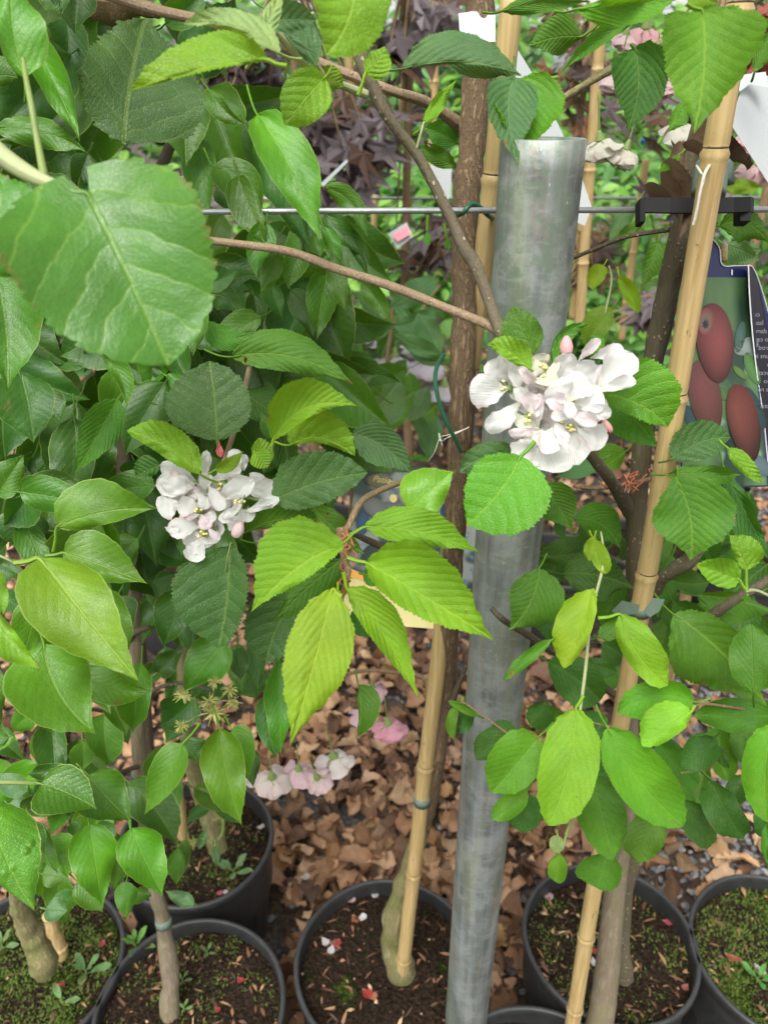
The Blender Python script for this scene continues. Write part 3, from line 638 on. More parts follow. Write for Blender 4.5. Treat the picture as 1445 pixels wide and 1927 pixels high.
plant('pink', 'cherry_tree', 560, 1250, .0, 'weeping cherry with nodding double pink flowers low over the leaf litter', 'tree')
A, B_ = PLANT, 0
# pear (front left)
stem('trunk', A['pear'], MAT['bark_pear'], [(322, 1925, 1.21, 40), (319, 1880, 1.205, 36), (322, 1850, 1.20, 33), (316, 1800, 1.19, 35), (310, 1760, 1.18, 28), (304, 1715, 1.16, 27), (296, 1690, 1.15, 28), (286, 1620, 1.13, 25), (270, 1520, 1.06, 26), (262, 1400, 1.02, 28), (258, 1300, .98, 31), (252, 1200, .95, 28), (246, 1050, .92, 28), (236, 900, .90, 30), (222, 760, .88, 26), (200, 560, .86, 22), (185, 300, .84, 16), (180, 60, .83, 12)], bump=.13)
stem('grafting_tape', A['pear'], MAT['grey_tape'], [(309, 1741, 1.167, 31), (307, 1730, 1.163, 30.5)], sub=1, bump=0)
stem('grafting_tape', A['pear'], MAT['grey_tape'], [(264, 1463, 1.045, 31), (263, 1450, 1.04, 31)], sub=1, bump=0)
stem('branch', A['pear'], MAT['bark_dark'], [(266, 1440, 1.03, 10), (225, 1455, .98, 8), (205, 1470, .93, 7)], sides=8)
stem('branch', A['pear'], MAT['bark_dark'], [(262, 1340, 1.0, 9), (205, 1340, .95, 7), (145, 1328, .9, 6)], sides=8)
stem('branch', A['pear'], MAT['bark_dark'], [(272, 1345, 1.0, 9), (290, 1300, .98, 8), (345, 1285, .95, 7), (400, 1300, .93, 5)], sides=8)
stem('branch', A['pear'], MAT['bark_dark'], [(240, 1260, .97, 20), (244, 1200, .94, 16), (282, 1180, .9, 9)], sides=8)
stem('branch', A['pear'], MAT['stalk_green'], [(-40, 1472, .72, 8), (30, 1472, .73, 9), (72, 1474, .74, 8)], sides=8)
stem('branch', A['pear'], MAT['stalk_green'], [(-30, 1035, .62, 6), (20, 1055, .62, 6), (48, 1080, .63, 6)], sides=8)
# far left pear
stem('trunk', A['pearb'], MAT['bark_olive'], [(86, 1835, 1.18, 40), (80, 1810, 1.175, 52), (66, 1770, 1.165, 46), (52, 1740, 1.15, 40), (38, 1700, 1.12, 34), (20, 1600, 1.05, 26), (-20, 1400, 1.0, 22)], bump=.3)
# spent-flower pear
stem('trunk', A['spent'], MAT['bark_olive'], [(410, 1600, 1.4, 36), (404, 1570, 1.39, 38), (395, 1520, 1.37, 46), (375, 1460, 1.34, 44), (362, 1420, 1.3, 36), (350, 1340, 1.24, 28), (345, 1200, 1.18, 24), (345, 1000, 1.12, 20), (350, 800, 1.1, 16)], bump=.1)
stem('branch', A['spent'], MAT['bark_twig'], [(352, 1340, 1.18, 10), (378, 1325, 1.0, 8), (405, 1335, .9, 7)], sides=8)
# middle cherry
stem('rootstock', A['cherry'], MAT['bark_olive'], [(772, 1846, 1.27, 40), (752, 1822, 1.262, 54), (738, 1780, 1.245, 42), (742, 1720, 1.21, 42), (764, 1650, 1.16, 35), (786, 1580, 1.11, 33), (795, 1545, 1.09, 30)], bump=.3, sides=24, bf=35)
stem('trunk', A['cherry'], MAT['bark_cherry'], [(793, 1560, 1.10, 33), (806, 1500, 1.06, 38), (823, 1400, 1.00, 38), (838, 1280, .95, 38), (848, 1100, .845, 40), (858, 950, .775, 43), (867, 800, .725, 46), (870, 700, .705, 46), (873, 560, .69, 45), (872, 490, .685, 48), (878, 380, .68, 52), (886, 280, .68, 50), (895, 180, .675, 54), (902, 60, .665, 54), (903, -40, .655, 50)], bump=.2, sides=28)
stem('branch', A['cherry'], MAT['bark_branch'], [(872, 245, .70, 34), (855, 228, .685, 24), (800, 192, .66, 20), (740, 172, .63, 19), (650, 138, .62, 18), (560, 100, .62, 17), (440, 60, .62, 18), (380, 38, .63, 18), (300, 20, .64, 20), (200, -10, .65, 18)], bump=.12)
stem('branch', A['cherry'], MAT['bark_twig'], [(878, 345, .70, 14), (895, 335, .69, 13), (912, 318, .69, 15)], sides=8)
stem('branch', A['cherry'], MAT['bark_twig'], [(850, 905, .80, 9), (812, 902, .70, 9), (770, 903, .62, 10), (700, 930, .56, 12), (675, 950, .545, 12), (655, 990, .54, 12), (645, 1000, .54, 10)], sides=10, bump=.25)
stem('branch', A['cherry'], MAT['bark_twig'], [(640, 992, .54, 15), (646, 1020, .54, 18), (650, 1055, .535, 15), (656, 1075, .53, 14), (650, 1100, .53, 9)], sides=10, bump=.5)
stem('branch', A['cherry'], MAT['bark_dark'], [(655, 1000, .56, 8), (700, 1020, .6, 14), (730, 1032, .62, 12), (790, 1045, .7, 12), (850, 1060, .85, 14)], sides=10)
stem('branch', A['cherry'], MAT['bark_dark'], [(845, 1330, .96, 16), (862, 1290, .94, 12), (882, 1240, .93, 8)], sides=8)
# right apple tree
stem('trunk', A['apple'], MAT['bark_apple'], [(1172, 1850, 1.27, 34), (1172, 1825, 1.26, 36), (1170, 1780, 1.23, 28), (1176, 1680, 1.16, 28), (1188, 1620, 1.12, 30), (1198, 1500, 1.06, 32), (1205, 1350, .98, 38), (1207, 1250, .93, 40), (1203, 1120, .88, 42), (1196, 1000, .84, 38), (1204, 880, .80, 36), (1216, 760, .77, 38), (1228, 680, .75, 38), (1246, 600, .735, 42), (1262, 520, .72, 44), (1282, 440, .70, 42), (1296, 360, .69, 30), (1300, 290, .68, 26), (1330, 180, .67, 24), (1395, 60, .66, 28), (1420, -30, .65, 24)], bump=.16, sides=20)
stem('branch', A['apple'], MAT['bark_apple'], [(1196, 985, .84, 26), (1180, 955, .82, 28), (1150, 905, .72, 24), (1118, 865, .62, 22), (1075, 800, .565, 20), (1010, 710, .56, 20), (960, 650, .565, 26), (938, 615, .57, 22), (922, 570, .575, 22), (895, 500, .575, 26), (872, 465, .572, 24), (845, 405, .57, 20), (790, 300, .56, 20), (730, 220, .545, 22), (695, 150, .535, 26), (672, 95, .53, 22), (655, 30, .53, 18), (648, -30, .53, 18)], bump=.14, sides=18)
stem('branch', A['apple'], MAT['bark_branch'], [(950, 640, .575, 26), (925, 615, .58, 19), (840, 580, .59, 17), (740, 540, .60, 17), (640, 508, .60, 17), (550, 475, .60, 16), (470, 462, .60, 15), (390, 452, .60, 14), (300, 440, .61, 13), (200, 425, .62, 12)], bump=.07, sides=16)
stem('branch', A['apple'], MAT['bark_apple'], [(1270, 1205, .80, 22), (1300, 1185, .76, 23), (1350, 1150, .72, 20), (1400, 1118, .70, 18), (1475, 1075, .68, 18)], sides=14, bump=.2)
stem('branch', A['apple'], MAT['bark_apple'], [(1205, 1140, .88, 40), (1240, 1090, .84, 26), (1290, 1060, .82, 28), (1330, 1010, .8, 22), (1400, 960, .78, 16)], sides=14, bump=.5)
stem('branch', A['apple'], MAT['bark_dark'], [(1072, 488, .78, 8), (1120, 468, .75, 8), (1180, 445, .72, 9), (1260, 432, .71, 10)], sides=8)
stem('branch', A['apple'], MAT['bark_twig'], [(1080, 915, .74, 7), (1120, 918, .76, 9), (1180, 912, .78, 10), (1250, 895, .8, 10)], sides=8, bump=.5)
for k in range(16):
    x = 1185 + random.gauss(0, 26); y = 903 + random.gauss(0, 8)
    stem('bud_scale', A['apple'], MAT['bud_scale'], [(x, y, .765, 4), (x + random.uniform(-18, 18), y + random.uniform(-14, 26), .755, 4), (x + random.uniform(-22, 22), y + random.uniform(-10, 30), .75, 1.5)], sides=5, sub=3)
stem('grafting_tape', A['amel'], MAT['grey_tape'], [(1186, 1512, 1.0, 32), (1184, 1528, 1.005, 32)], sub=1, bump=0)
stem('trunk', A['amel'], MAT['bark_pear'], [(1105, 2010, 1.16, 60), (1128, 1927, 1.12, 50), (1140, 1840, 1.09, 46), (1150, 1740, 1.05, 42), (1160, 1650, 1.02, 38), (1176, 1560, .99, 32), (1188, 1480, .96, 26), (1190, 1400, .94, 22), (1188, 1320, .92, 20)], bump=.06, sides=20)
stem('branch', A['amel'], MAT['bark_dark'], [(1195, 1330, .93, 16), (1160, 1310, .90, 15), (1110, 1275, .86, 14), (1040, 1225, .80, 13), (985, 1190, .72, 13), (945, 1165, .66, 12), (925, 1145, .66, 10)], sides=12, bump=.2)
stem('branch', A['amel'], MAT['stalk_pale'], [(1090, 1345, .60, 6), (1100, 1270, .60, 7), (1108, 1190, .60, 6), (1118, 1130, .60, 6), (1133, 1070, .60, 6), (1134, 1030, .60, 5), (1130, 1000, .60, 3)], sides=8)
stem('branch', A['amel'], MAT['bark_twig'], [(1445 + 40, 1340, .70, 6), (1400, 1334, .68, 6), (1330, 1325, .66, 5), (1300, 1330, .64, 4)], sides=8)
stem('branch', A['amel'], MAT['bark_twig'], [(1090, 1345, .60, 5), (1110, 1358, .62, 4), (1142, 1370, .64, 4), (1188, 1400, .9, 6)], sides=8)
stem('branch', A['amel'], MAT['bark_twig'], [(965, 1388, .68, 4), (920, 1355, .7, 4), (868, 1318, .72, 3)], sides=8)
stem('branch', A['amel'], MAT['stalk_green'], [(1280, 1455, .75, 5), (1315, 1448, .76, 5), (1345, 1430, .78, 4)], sides=8)
stem('branch', A['amel'], MAT['stalk_green'], [(1080, 1530, .68, 4), (1068, 1560, .66, 5), (1058, 1598, .65, 5)], sides=8)
# right cherry
stem('branch', A['cherr'], MAT['bark_olive'], [(1480, -40, .62, 20), (1400, 10, .61, 18), (1300, 50, .60, 17), (1230, 88, .59, 17), (1150, 130, .58, 16), (1080, 172, .58, 13), (1030, 205, .585, 12), (985, 248, .59, 9)], bump=.1, sides=14)
stem('branch', A['cherr'], MAT['bark_twig'], [(1500, 420, .72, 7), (1440, 440, .72, 7), (1380, 445, .72, 6)], sides=8)
# near left shoot
stem('branch', A['front'], MAT['stalk_pale'], [(-60, 230, .38, 40), (0, 290, .38, 38), (60, 330, .375, 30), (115, 352, .365, 20), (166, 366, .35, 10)], sides=14, bump=.04)
stem('branch', A['front'], MAT['stalk_green'], [(84, 334, .375, 17), (72, 270, .38, 13), (60, 200, .38, 12), (50, 150, .39, 10), (44, 110, .40, 8)], sides=10)
stem('branch', A['front'], MAT['stalk_pale'], [(-40, 425, .385, 12), (0, 450, .38, 12), (30, 490, .38, 10), (70, 520, .375, 6)], sides=10)
# upper shoot of the apple
stem('branch', A['apple'], MAT['stalk_pale'], [(690, 178, .53, 16), (655, 165, .52, 15), (600, 140, .50, 12), (560, 105, .49, 14), (530, 70, .48, 16), (500, 40, .47, 10)], sides=12)
stem('branch', A['apple'], MAT['stalk_pale'], [(612, 145, .5, 8), (580, 90, .49, 7), (562, 40, .48, 6), (590, 25, .47, 6)], sides=8)
stem('branch', A['apple'], MAT['stalk_pale'], [(784, 280, .555, 6), (792, 250, .55, 5), (797, 230, .55, 4)], sides=8)
stem('branch', A['apple'], MAT['stalk_pale'], [(1462, 1130, .68, 6), (1425, 1112, .67, 6), (1402, 1112, .66, 7)], sides=8)
stem('branch', A['viburnum'], MAT['bark_twig'], [(735, 1020, 1.95, 10), (738, 850, 1.75, 9), (728, 700, 1.65, 8), (736, 620, 1.62, 8), (738, 560, 1.6, 5)], sides=8)
stem('branch', A['viburnum'], MAT['bark_twig'], [(660, 1010, 1.9, 9), (665, 860, 1.7, 8), (675, 800, 1.66, 5)], sides=8)
stem('branch', A['pink'], MAT['bark_twig'], [(850, 1380, 1.1, 6), (800, 1280, 1.1, 8), (740, 1265, 1.1, 8), (690, 1262, 1.1, 7), (620, 1275, 1.1, 6), (560, 1290, 1.1, 6), (480, 1270, 1.15, 8)], sides=8, bump=.3)
# ------------------------------------------------------------- leaves
rows('A1', '''
front pear B 140 425 70 -170 75 170 .42 d=-.1 sa=.1 sb=.3
pear pear B 165 215 437 775 85 95 .60 c=300,430 sa=.2 sb=.5
pear pear M -20 690 470 828 70 90 .58 c=300,690 sa=.0 sb=.5
pear pear D 420 -70 412 190 110 120 .66
pear pear D 360 100 345 450 100 100 .74
pear pear D 150 440 10 700 90 90 .72
pear pear D 290 -120 330 95 60 60 .6
apple apple K 672 775 790 100 235 400 .53 c=690,430 d=.25 sa=.2 sb=.05 wave=.05 p=690,790
apple apple L 1452 325 702 497 14 165 .40 c=1150,330 d=.1 sa=.5 sb=-.5 p=1560,360
apple apple P 1520 290 998 130 30 90 .42 c=1300,80 sa=.3 sb=-.5
pear pear M 1060 490 1012 918 120 190 .66 c=990,640 sa=.1 sb=.4
pear pear M 1090 745 1130 1200 70 110 .68
pear pear M 1160 905 1392 1332 100 120 .64 c=1430,960 sa=.1 sb=.6
pear pear D 1178 1015 1330 1185 50 60 .72
pear pear D 480 830 410 1060 70 70 .74
pear pear D 330 830 395 1010 90 80 .76
pear pear D 1100 630 1170 850 80 80 .75
pear pear D 250 980 480 1150 90 90 .7
pear pear M 1130 480 1340 680 40 70 .62 
pear pear M 230 -60 330 95 40 60 .6
pear pear M 900 130 1100 -60 80 80 .7
pear pear M -60 420 100 420 90 60 .64
''')
rows('A2', '''
pear pear B 10 620 355 1312 150 120 .58 c=240,930 sa=.1 sb=.5 d=-.1
pear pear D -10 760 300 1350 90 120 .66
pear pear M -90 960 60 1340 60 110 .62
pear pear M 375 1020 610 1290 60 60 .66 c=560,1060
pear pear D 385 1165 610 1400 70 60 .7
apple apple L 520 -300 385 305 200 250 .36 c=600,60 sa=-.1 sb=.25 d=.0 wave=.05
apple apple L 380 420 160 680 120 130 .48 c=260,540 sa=.0 sb=.2 d=-.1
apple apple X 600 400 705 250 60 80 .49 p=560,520
apple apple X 360 400 480 470 60 50 .5
apple cherry X 915 680 1098 432 25 55 .55 
apple apple P 0 300 140 -40 50 60 .44
apple apple G 330 360 100 30 60 90 .48 c=240,120
apple apple G 60 120 330 110 90 60 .46
pear pear G 40 40 330 330 80 80 .6
cherry cherry G 800 375 1445 405 150 12 .56 c=1130,280 sa=-.3 sb=.1 d=-.1
cherry cherry M 1100 780 910 690 70 70 .7 
cherry cherry M 1090 900 885 775 40 60 .69
cherr cherry G 1410 420 1430 905 160 120 .55 c=1330,560 sa=.2 sb=.5
cherry cherry O 1210 1000 1065 970 15 22 .68
cherry cherry O 1180 965 1098 905 15 15 .68
cherry pear M 1250 800 1300 600 40 40 .78
apple seed M 935 1250 945 1335 24 24 .6 p=938,1170
apple seed M 1040 1290 1050 1360 24 24 .6 p=1028,1215
pear pear M 370 1230 470 1440 45 45 .68
pear pear D 290 1200 330 1480 60 50 .7
''')
rows('A3', '''
cherr cherry G -330 290 105 415 90 100 .60
cherr cherry B 120 420 82 905 200 190 .56 c=160,560 sa=.1 sb=.4 p=300,420
cherr cherry M 430 200 135 250 90 110 .60 c=300,180 p=560,90
cherr cherry M 750 90 320 390 30 60 .57 c=480,220 sa=.5 sb=.1
cherr cherry B 1085 60 1040 730 290 215 .455 c=1130,330 sa=.15 sb=.35 d=-.1 p=1000,20
cherr cherry D 720 265 670 720 150 145 .56 c=780,480 sa=.3 sb=.3 p=700,240
cherr cherry B 410 50 980 -20 40 100 .50 c=700,30 sa=.5 sb=.2
cherr cherry M 0 60 480 10 50 50 .54
cherr cherry B 1010 545 900 720 60 40 .62
cherr cherry M 1370 390 1480 130 40 50 .56
cherr cherry B 960 840 840 940 30 25 .62
cherr cherry X 1010 -60 1180 20 30 60 .6
cherr cherry M 1180 1230 1460 1330 70 110 .66 c=1330,1150
cherr cherry M 560 -60 740 120 60 60 .7
cherr cherry G 730 1100 575 1340 60 40 .95
cherr cherry M 760 1200 590 1300 35 40 .9
cherr cherry X 1190 1010 1420 1010 40 40 .8
cherr cherry G 1210 1330 1400 1420 40 80 .8
''')
rows('PH', '''
front near M 166 365 318 688 168 178 .345 c=228,480 p=120,352 cord=.15 sa=.15 sb=.25 wave=.06 d=.05 curl=.1
front near M 70 520 -70 340 85 80 .375 sa=.1 sb=.1 d=0

''')
rows('B1', '''
pear pear M -30 160 45 820 210 150 .56 c=60,480 sa=.2 sb=.4 d=-.15
pear pear D 110 730 185 1110 140 180 .62 c=170,920 sa=.2 sb=.4
pear pear D 30 820 30 1200 180 120 .72
pear pear M 1090 330 1050 640 55 80 .64
pear pear D 600 520 330 640 160 130 .74 c=460,560
pear pear D 300 620 600 640 80 100 .8
pear cherry M 640 870 400 1290 110 110 .66 c=560,1020
pear pear M 560 640 690 915 70 40 .6 c=680,700
pear pear D 240 830 340 990 80 60 .72
pear pear D 900 780 680 1180 130 130 .74
pear pear D 480 1330 640 1020 90 90 .76
pear cherry M 1110 440 1380 500 60 80 .66 c=1230,600
pear pear D 1110 300 1330 420 60 80 .72 c=1250,280
pear pear D 1120 240 1290 170 80 60 .7
pear pear D 1140 150 1420 200 70 80 .74
pear pear M 1420 420 1130 600 60 90 .72
apple apple K 1183 1095 1140 660 255 190 .56 c=1170,860 d=.1 sa=.15 sb=.15 wave=.035 p=1200,1180
apple apple X 1085 1275 690 1040 60 110 .53 c=900,1070 sa=.3 sb=.3
apple apple D 870 1230 740 1290 40 80 .62
pear pear M -20 1400 130 1170 100 80 .66
pear pear D 110 1400 490 1370 60 80 .66 c=280,1240
pear pear D 330 1260 230 1390 50 50 .7
pear pear D 130 1180 -90 1260 40 50 .75
apple cherry X 1170 1255 1325 1150 30 45 .53
apple apple X 1385 1160 1455 1245 60 60 .54
pear pear D 690 1290 760 1200 60 80 .8
pear pear M 900 740 1060 830 40 40 .72
''')
rows('B2', '''
pear pear M 420 80 500 400 60 55 .66 c=440,250
pear pear M 320 -20 355 100 60 60 .68
pear pear M 130 80 30 290 50 60 .64
pear pear M 250 60 180 270 70 65 .66
pear pear M 60 -100 10 215 90 60 .62
pear pear M 390 190 335 550 85 90 .68 c=350,360 sa=0 sb=.5
pear pear D 190 270 320 540 60 70 .70
pear pear D 90 250 150 430 50 70 .72
pear pear D -10 300 40 540 60 60 .74
pear pear M 580 230 740 460 50 60 .70
pear pear D 500 -40 610 200 50 40 .7
cherry cherry M -120 640 540 795 140 90 .62 c=200,560 sa=.2 sb=.4
cherry cherry D 420 690 800 780 70 80 .85 
apple cherry X 100 1090 560 910 150 60 .54 c=250,820 sa=.3 sb=.5 wave=.1 p=90,1130
apple apple X 190 1120 545 1180 150 30 .57 c=350,1010 wave=.1
apple apple X 40 1230 20 1080 60 60 .545
apple apple K 100 1420 612 1270 170 120 .54 c=330,1300 sa=.1 sb=.25 wave=.045 p=-60,1400
cherry cherry G 530 1060 865 1290 110 120 .70 c=700,1080
cherry cherry D -60 830 150 960 120 100 .75
cherry cherry D 130 1080 30 940 60 60 .7
''')
rows('B2', '''
viburnum mag G 1020 625 755 515 40 60 1.2 c=900,620
viburnum mag G 1010 620 885 400 90 60 1.25 
viburnum mag G 560 1020 790 760 130 130 1.15 c=700,900
viburnum mag M 580 1060 860 820 90 90 1.3
viburnum mag G 840 990 940 800 60 60 1.4
viburnum mag G 730 370 1000 210 80 60 1.4
viburnum mag G 720 450 560 290 50 90 1.4
viburnum mag G 750 470 980 390 50 80 1.4
viburnum mag G 725 500 540 480 60 45 1.4
viburnum mag G 560 640 380 490 90 100 1.35
viburnum mag M 500 640 580 570 60 60 1.4
viburnum mag M 990 900 860 1000 60 60 1.5
viburnum mag D 1000 660 820 590 30 70 1.5
viburnum mag G 850 960 920 1080 45 35 1.45
viburnum mag M 830 1180 960 1190 15 20 1.5
viburnum mag D 600 760 430 640 60 60 1.6
viburnum mag M 560 1100 480 1000 60 60 1.6
''')
rows('C1', '''
pear pear M 110 75 490 150 110 90 .62 c=300,90
pear pear B 312 265 858 165 190 70 .60 c=560,150 sa=.1 sb=.5 d=.0 p=292,400
pear pear D 190 60 20 260 110 90 .74
pear pear D 165 180 160 400 120 150 .76
pear pear D 330 280 590 240 50 130 .72
pear pear B 345 405 805 575 165 100 .60 c=480,440 sa=.2 sb=.3 p=250,420
pear pear X 215 435 755 1100 190 235 .50 c=420,700 sa=.15 sb=.35 d=-.15 wave=.05 p=80,460 pw=3.4
pear pear B 500 610 690 1060 110 90 .58 c=620,750
pear pear D 620 640 700 880 110 60 .66
pear pear B 240 900 520 1390 200 230 .51 c=260,1200 sa=.15 sb=.4 d=-.1
pear pear B 420 1060 820 1155 110 90 .56 c=620,1180
pear pear L -60 700 235 1040 40 120 .42 c=40,880 sa=.5 sb=.1
pear pear L -80 480 20 750 60 60 .42
pear pear M -60 1000 20 1380 80 60 .55
pear pear D 0 640 130 720 60 60 .7
pear pear D 980 600 890 910 80 120 .8
pear pear D 960 520 830 720 80 80 .86
pear pear D 850 380 1050 450 90 60 .85
pear pear D 760 430 880 360 60 60 .9
spent pear M 1220 880 1000 1170 120 120 .84 c=1120,1000
spent pear D 1290 920 1310 1100 60 50 .9
apple apple K 1250 370 1190 925 110 290 .56 c=1250,660 sa=.8 sb=.15 wave=.04 p=1262,352
apple apple D 1225 420 1000 600 60 60 .60
spent pear D 860 1060 1000 930 70 60 .95
spent pear D 1060 1190 870 1350 100 120 .85
spent pear D 1340 1050 1390 1200 110 120 1.0
pear pear M 590 1200 690 1400 60 60 .8
pear pear D 0 470 130 540 60 60 .7
''')
rows('C2', '''
cherry cherry M -40 290 370 260 130 30 .56 c=180,160
cherry cherry X 430 385 -20 730 80 260 .50 c=230,430 sa=.3 sb=.2 d=-.05 cord=.1 wave=.04
cherry cherry M 470 440 90 790 140 60 .56
apple apple K 220 640 60 1000 150 180 .60
cherry cherry X 595 265 1235 410 130 80 .54 c=900,250 sa=.25 sb=.6 p=490,315
cherry cherry L 605 460 1305 885 235 115 .50 c=900,620 sa=.2 sb=.5 d=-.1 p=500,430 wave=.035
cherry cherry M 590 520 700 520 110 60 .56
cherry cherry L 500 600 895 1205 130 70 .51 c=680,770 sa=.2 sb=.5 p=480,510
cherry cherry Y 420 605 190 1450 190 170 .48 c=330,1000 sa=.15 sb=.3 d=-.2 p=470,640 wave=.03
cherry cherry Y 450 600 480 735 18 25 .52
cherry cherry O 500 560 465 660 20 22 .52
cherry cherry D 560 700 640 870 50 80 .58
cherry pear L 835 175 1080 -40 150 110 .58 c=950,60 sa=.1 sb=.4
pear pear M 130 990 140 1500 85 85 .66 c=130,1250
pear pear D 60 1180 120 1530 110 60 .70
spent pear M 560 1120 555 1410 110 20 .7
amel amel B 1210 1290 1050 1210 30 20 .72
amel amel B 1105 1235 1080 1420 20 40 .72 
amel amel D 1140 1230 1110 1390 60 15 .73
amel amel D 1400 1390 1200 1530 60 90 .70
amel pear B 1445 980 1350 1100 25 30 .60
apple apple B 1445 -120 1150 250 260 190 .50 c=1340,100 sa=.3 sb=.15 d=-.0 wave=.05 p=1520,-200
apple apple G 1430 -110 1110 -30 110 80 .57 c=1230,-160
''')
rows('C3', '''
cherry cherry M 200 60 380 285 115 100 .66 c=310,130
cherry cherry D 300 220 340 340 20 40 .68
apple cherry M 400 220 645 390 110 90 .85 c=560,200
apple cherry D 190 420 620 330 100 60 .9
cherry cherry M 200 490 30 830 170 130 .64 c=190,690 sa=.1 sb=.4
apple cherry D 330 520 720 600 120 140 .82 c=520,500
apple cherry D 170 800 330 760 40 120 .85
apple cherry M 960 30 1020 450 235 200 .62 c=1060,230 sa=.1 sb=.2 d=.1 cord=.1
cherr cherry D 1210 -40 1460 450 50 100 .66 c=1330,220
apple apple X 1285 550 1052 470 75 90 .60 c=1180,510 p=1325,610
apple apple X 1325 500 1235 310 30 110 .60 c=1300,400 p=1328,610
apple apple B 1330 640 1325 670 20 20 .62
amel amel Y 490 605 333 1035 60 140 .58 c=430,830 sa=.5 sb=.2 p=510,640
amel amel Y 495 330 570 515 60 40 .60 c=510,440
amel amel Y 500 320 470 450 50 40 .60
amel amel L 640 740 900 1125 130 75 .58 c=720,1000 sa=.2 sb=.4 p=520,760
amel amel M 520 860 655 770 40 60 .66
amel cherry D 540 900 680 1000 70 120 .8
amel amel M 265 880 5 1098 30 38 .58 c=130,980 sa=.2 sb=.4
amel amel D 430 1000 620 1060 40 60 .72 
amel amel D 250 1000 530 1210 120 130 .70 c=420,1080
amel amel D 150 1340 230 1210 60 80 .75
amel amel B 1035 1215 625 1275 130 80 .60 c=800,1120 sa=.4 sb=.2
amel amel L 1025 1270 760 1460 60 130 .56 c=900,1340 sa=.2 sb=.1 p=1045,1235
amel amel M 1365 1165 1350 790 120 115 .60 c=1360,980 d=.1
apple cherry M 930 740 1440 1240 130 260 .66 c=1200,900 sa=.3 sb=.1 d=-.1
apple cherry M 1060 640 1500 740 40 130 .74 c=1280,640
apple cherry D 880 700 960 840 30 40 .8
apple cherry D 950 820 990 1130 50 40 .8
amel amel M 1480 1290 1040 1290 90 100 .68
apple cherry D 920 560 1140 560 80 60 .8
apple cherry D 640 360 730 380 40 80 .9
''')
rows('G3', '''
amel amel L 400 240 250 878 150 160 .56 c=400,560 sa=.15 sb=.2 d=-.05 wave=.03 p=440,170 
amel amel B 572 345 985 880 170 130 .58 c=700,640 sa=.15 sb=.2 wave=.03
amel amel B 200 390 -60 700 120 160 .62 c=100,520
amel amel B 130 680 -60 840 60 60 .66
amel amel D 130 700 120 915 100 100 .68
amel amel M 490 605 600 1070 130 150 .62 c=540,800 p=480,590
amel amel M 560 1020 510 1215 100 130 .68
amel amel M 860 820 740 1080 90 110 .68 
amel amel D 980 740 1140 980 80 90 .74
amel amel D 480 420 570 290 110 40 .72
amel amel D 490 600 690 590 80 60 .72
amel amel D 1150 400 975 560 90 70 .72 
amel amel D 1160 440 1230 565 35 25 .74
amel amel D 1135 630 1310 950 80 110 .70 p=1080,575
amel amel D 1330 620 1250 760 60 60 .72
amel amel B 1470 330 1440 860 130 120 .60 
amel amel D 1400 780 1440 960 50 50 .68
amel amel M 1440 1080 1440 860 20 20 .66
amel amel P 300 930 300 1030 35 40 .62 
amel amel B 310 1030 300 1190 50 55 .62
amel amel D 1330 420 1350 470 30 30 .72
amel amel D 60 400 -60 340 40 60 .74
''')
rows('G1', '''
pear pear G 60 390 -30 430 30 50 .7
pear pear B 310 370 230 560 40 90 .84 c=230,440
pear pear D 370 490 430 400 40 40 .86
pear pear M 450 420 450 580 60 75 .84
pear pear M 570 265 600 560 95 100 .84 c=560,420
pear pear D 640 290 700 440 50 30 .9
pear blis M 225 650 528 790 140 150 .66 c=370,690 wave=.04 p=190,640
pear blis D 380 570 150 600 60 40 .68 
pear pear M 480 600 715 855 130 150 .70 c=560,720 
pear pear D 700 640 960 980 120 110 .82
spent pear B 998 430 785 822 80 105 .72 c=920,600 p=1090,320
spent pear B 1195 345 1315 875 110 125 .70 c=1210,600 sa=.1 sb=.3
spent pear B 1260 350 1350 640 80 25 .74 c=1330,420
spent pear D 1380 460 1380 670 50 60 .78
spent pear D 1020 400 1080 530 90 60 .80
spent pear D 1030 200 900 430 60 110 .86
pear pear B 485 865 555 1310 130 125 .70 c=520,1080 sa=.1 sb=.2 
pear pear B 712 890 885 1262 125 120 .66 c=770,1040 sa=.1 sb=.25 p=705,850
pear pear M 420 1180 560 1350 80 70 .80
pear pear M 690 1180 690 1387 60 60 .78
pear pear M 740 1230 830 1260 30 60 .82
pear pear G 1060 1305 900 1230 30 45 .95
pear pear M 965 1000 960 1200 30 70 1.0
pear pear M 1010 950 960 1200 40 40 1.02
pear pear D 620 870 520 940 60 60 .84
pear pear B 270 940 370 1160 100 60 .80
pear pear M 170 850 320 1140 60 40 .78
pear pear M 230 1140 370 1190 90 60 .80
pear pear D 110 900 240 1040 90 60 .75
pear blis B -60 760 190 1340 200 130 .52 c=0,1060 sa=.1 sb=.2 wave=.05
pear pear G 250 1330 370 1340 60 60 .66
pear pear D 240 710 100 880 40 60 .8
pear pear G 150 690 -20 590 60 60 .78
pear pear G 50 760 150 820 60 60 .84
pear pear M 0 360 -20 480 50 50 .7
pear pear G 350 490 360 540 15 15 .8
pear pear D 440 860 380 960 50 50 .82
pear pear D 330 1230 370 1300 50 50 .86
pear pear M 610 230 690 190 50 60 .9
pear pear D 1150 770 1010 870 30 40 1.1
spent pear G 1110 900 1080 1010 25 25 1.0
spent pear G 1165 990 1185 1100 25 25 1.0
spent cherry D 1180 760 1240 800 20 20 1.1
''')
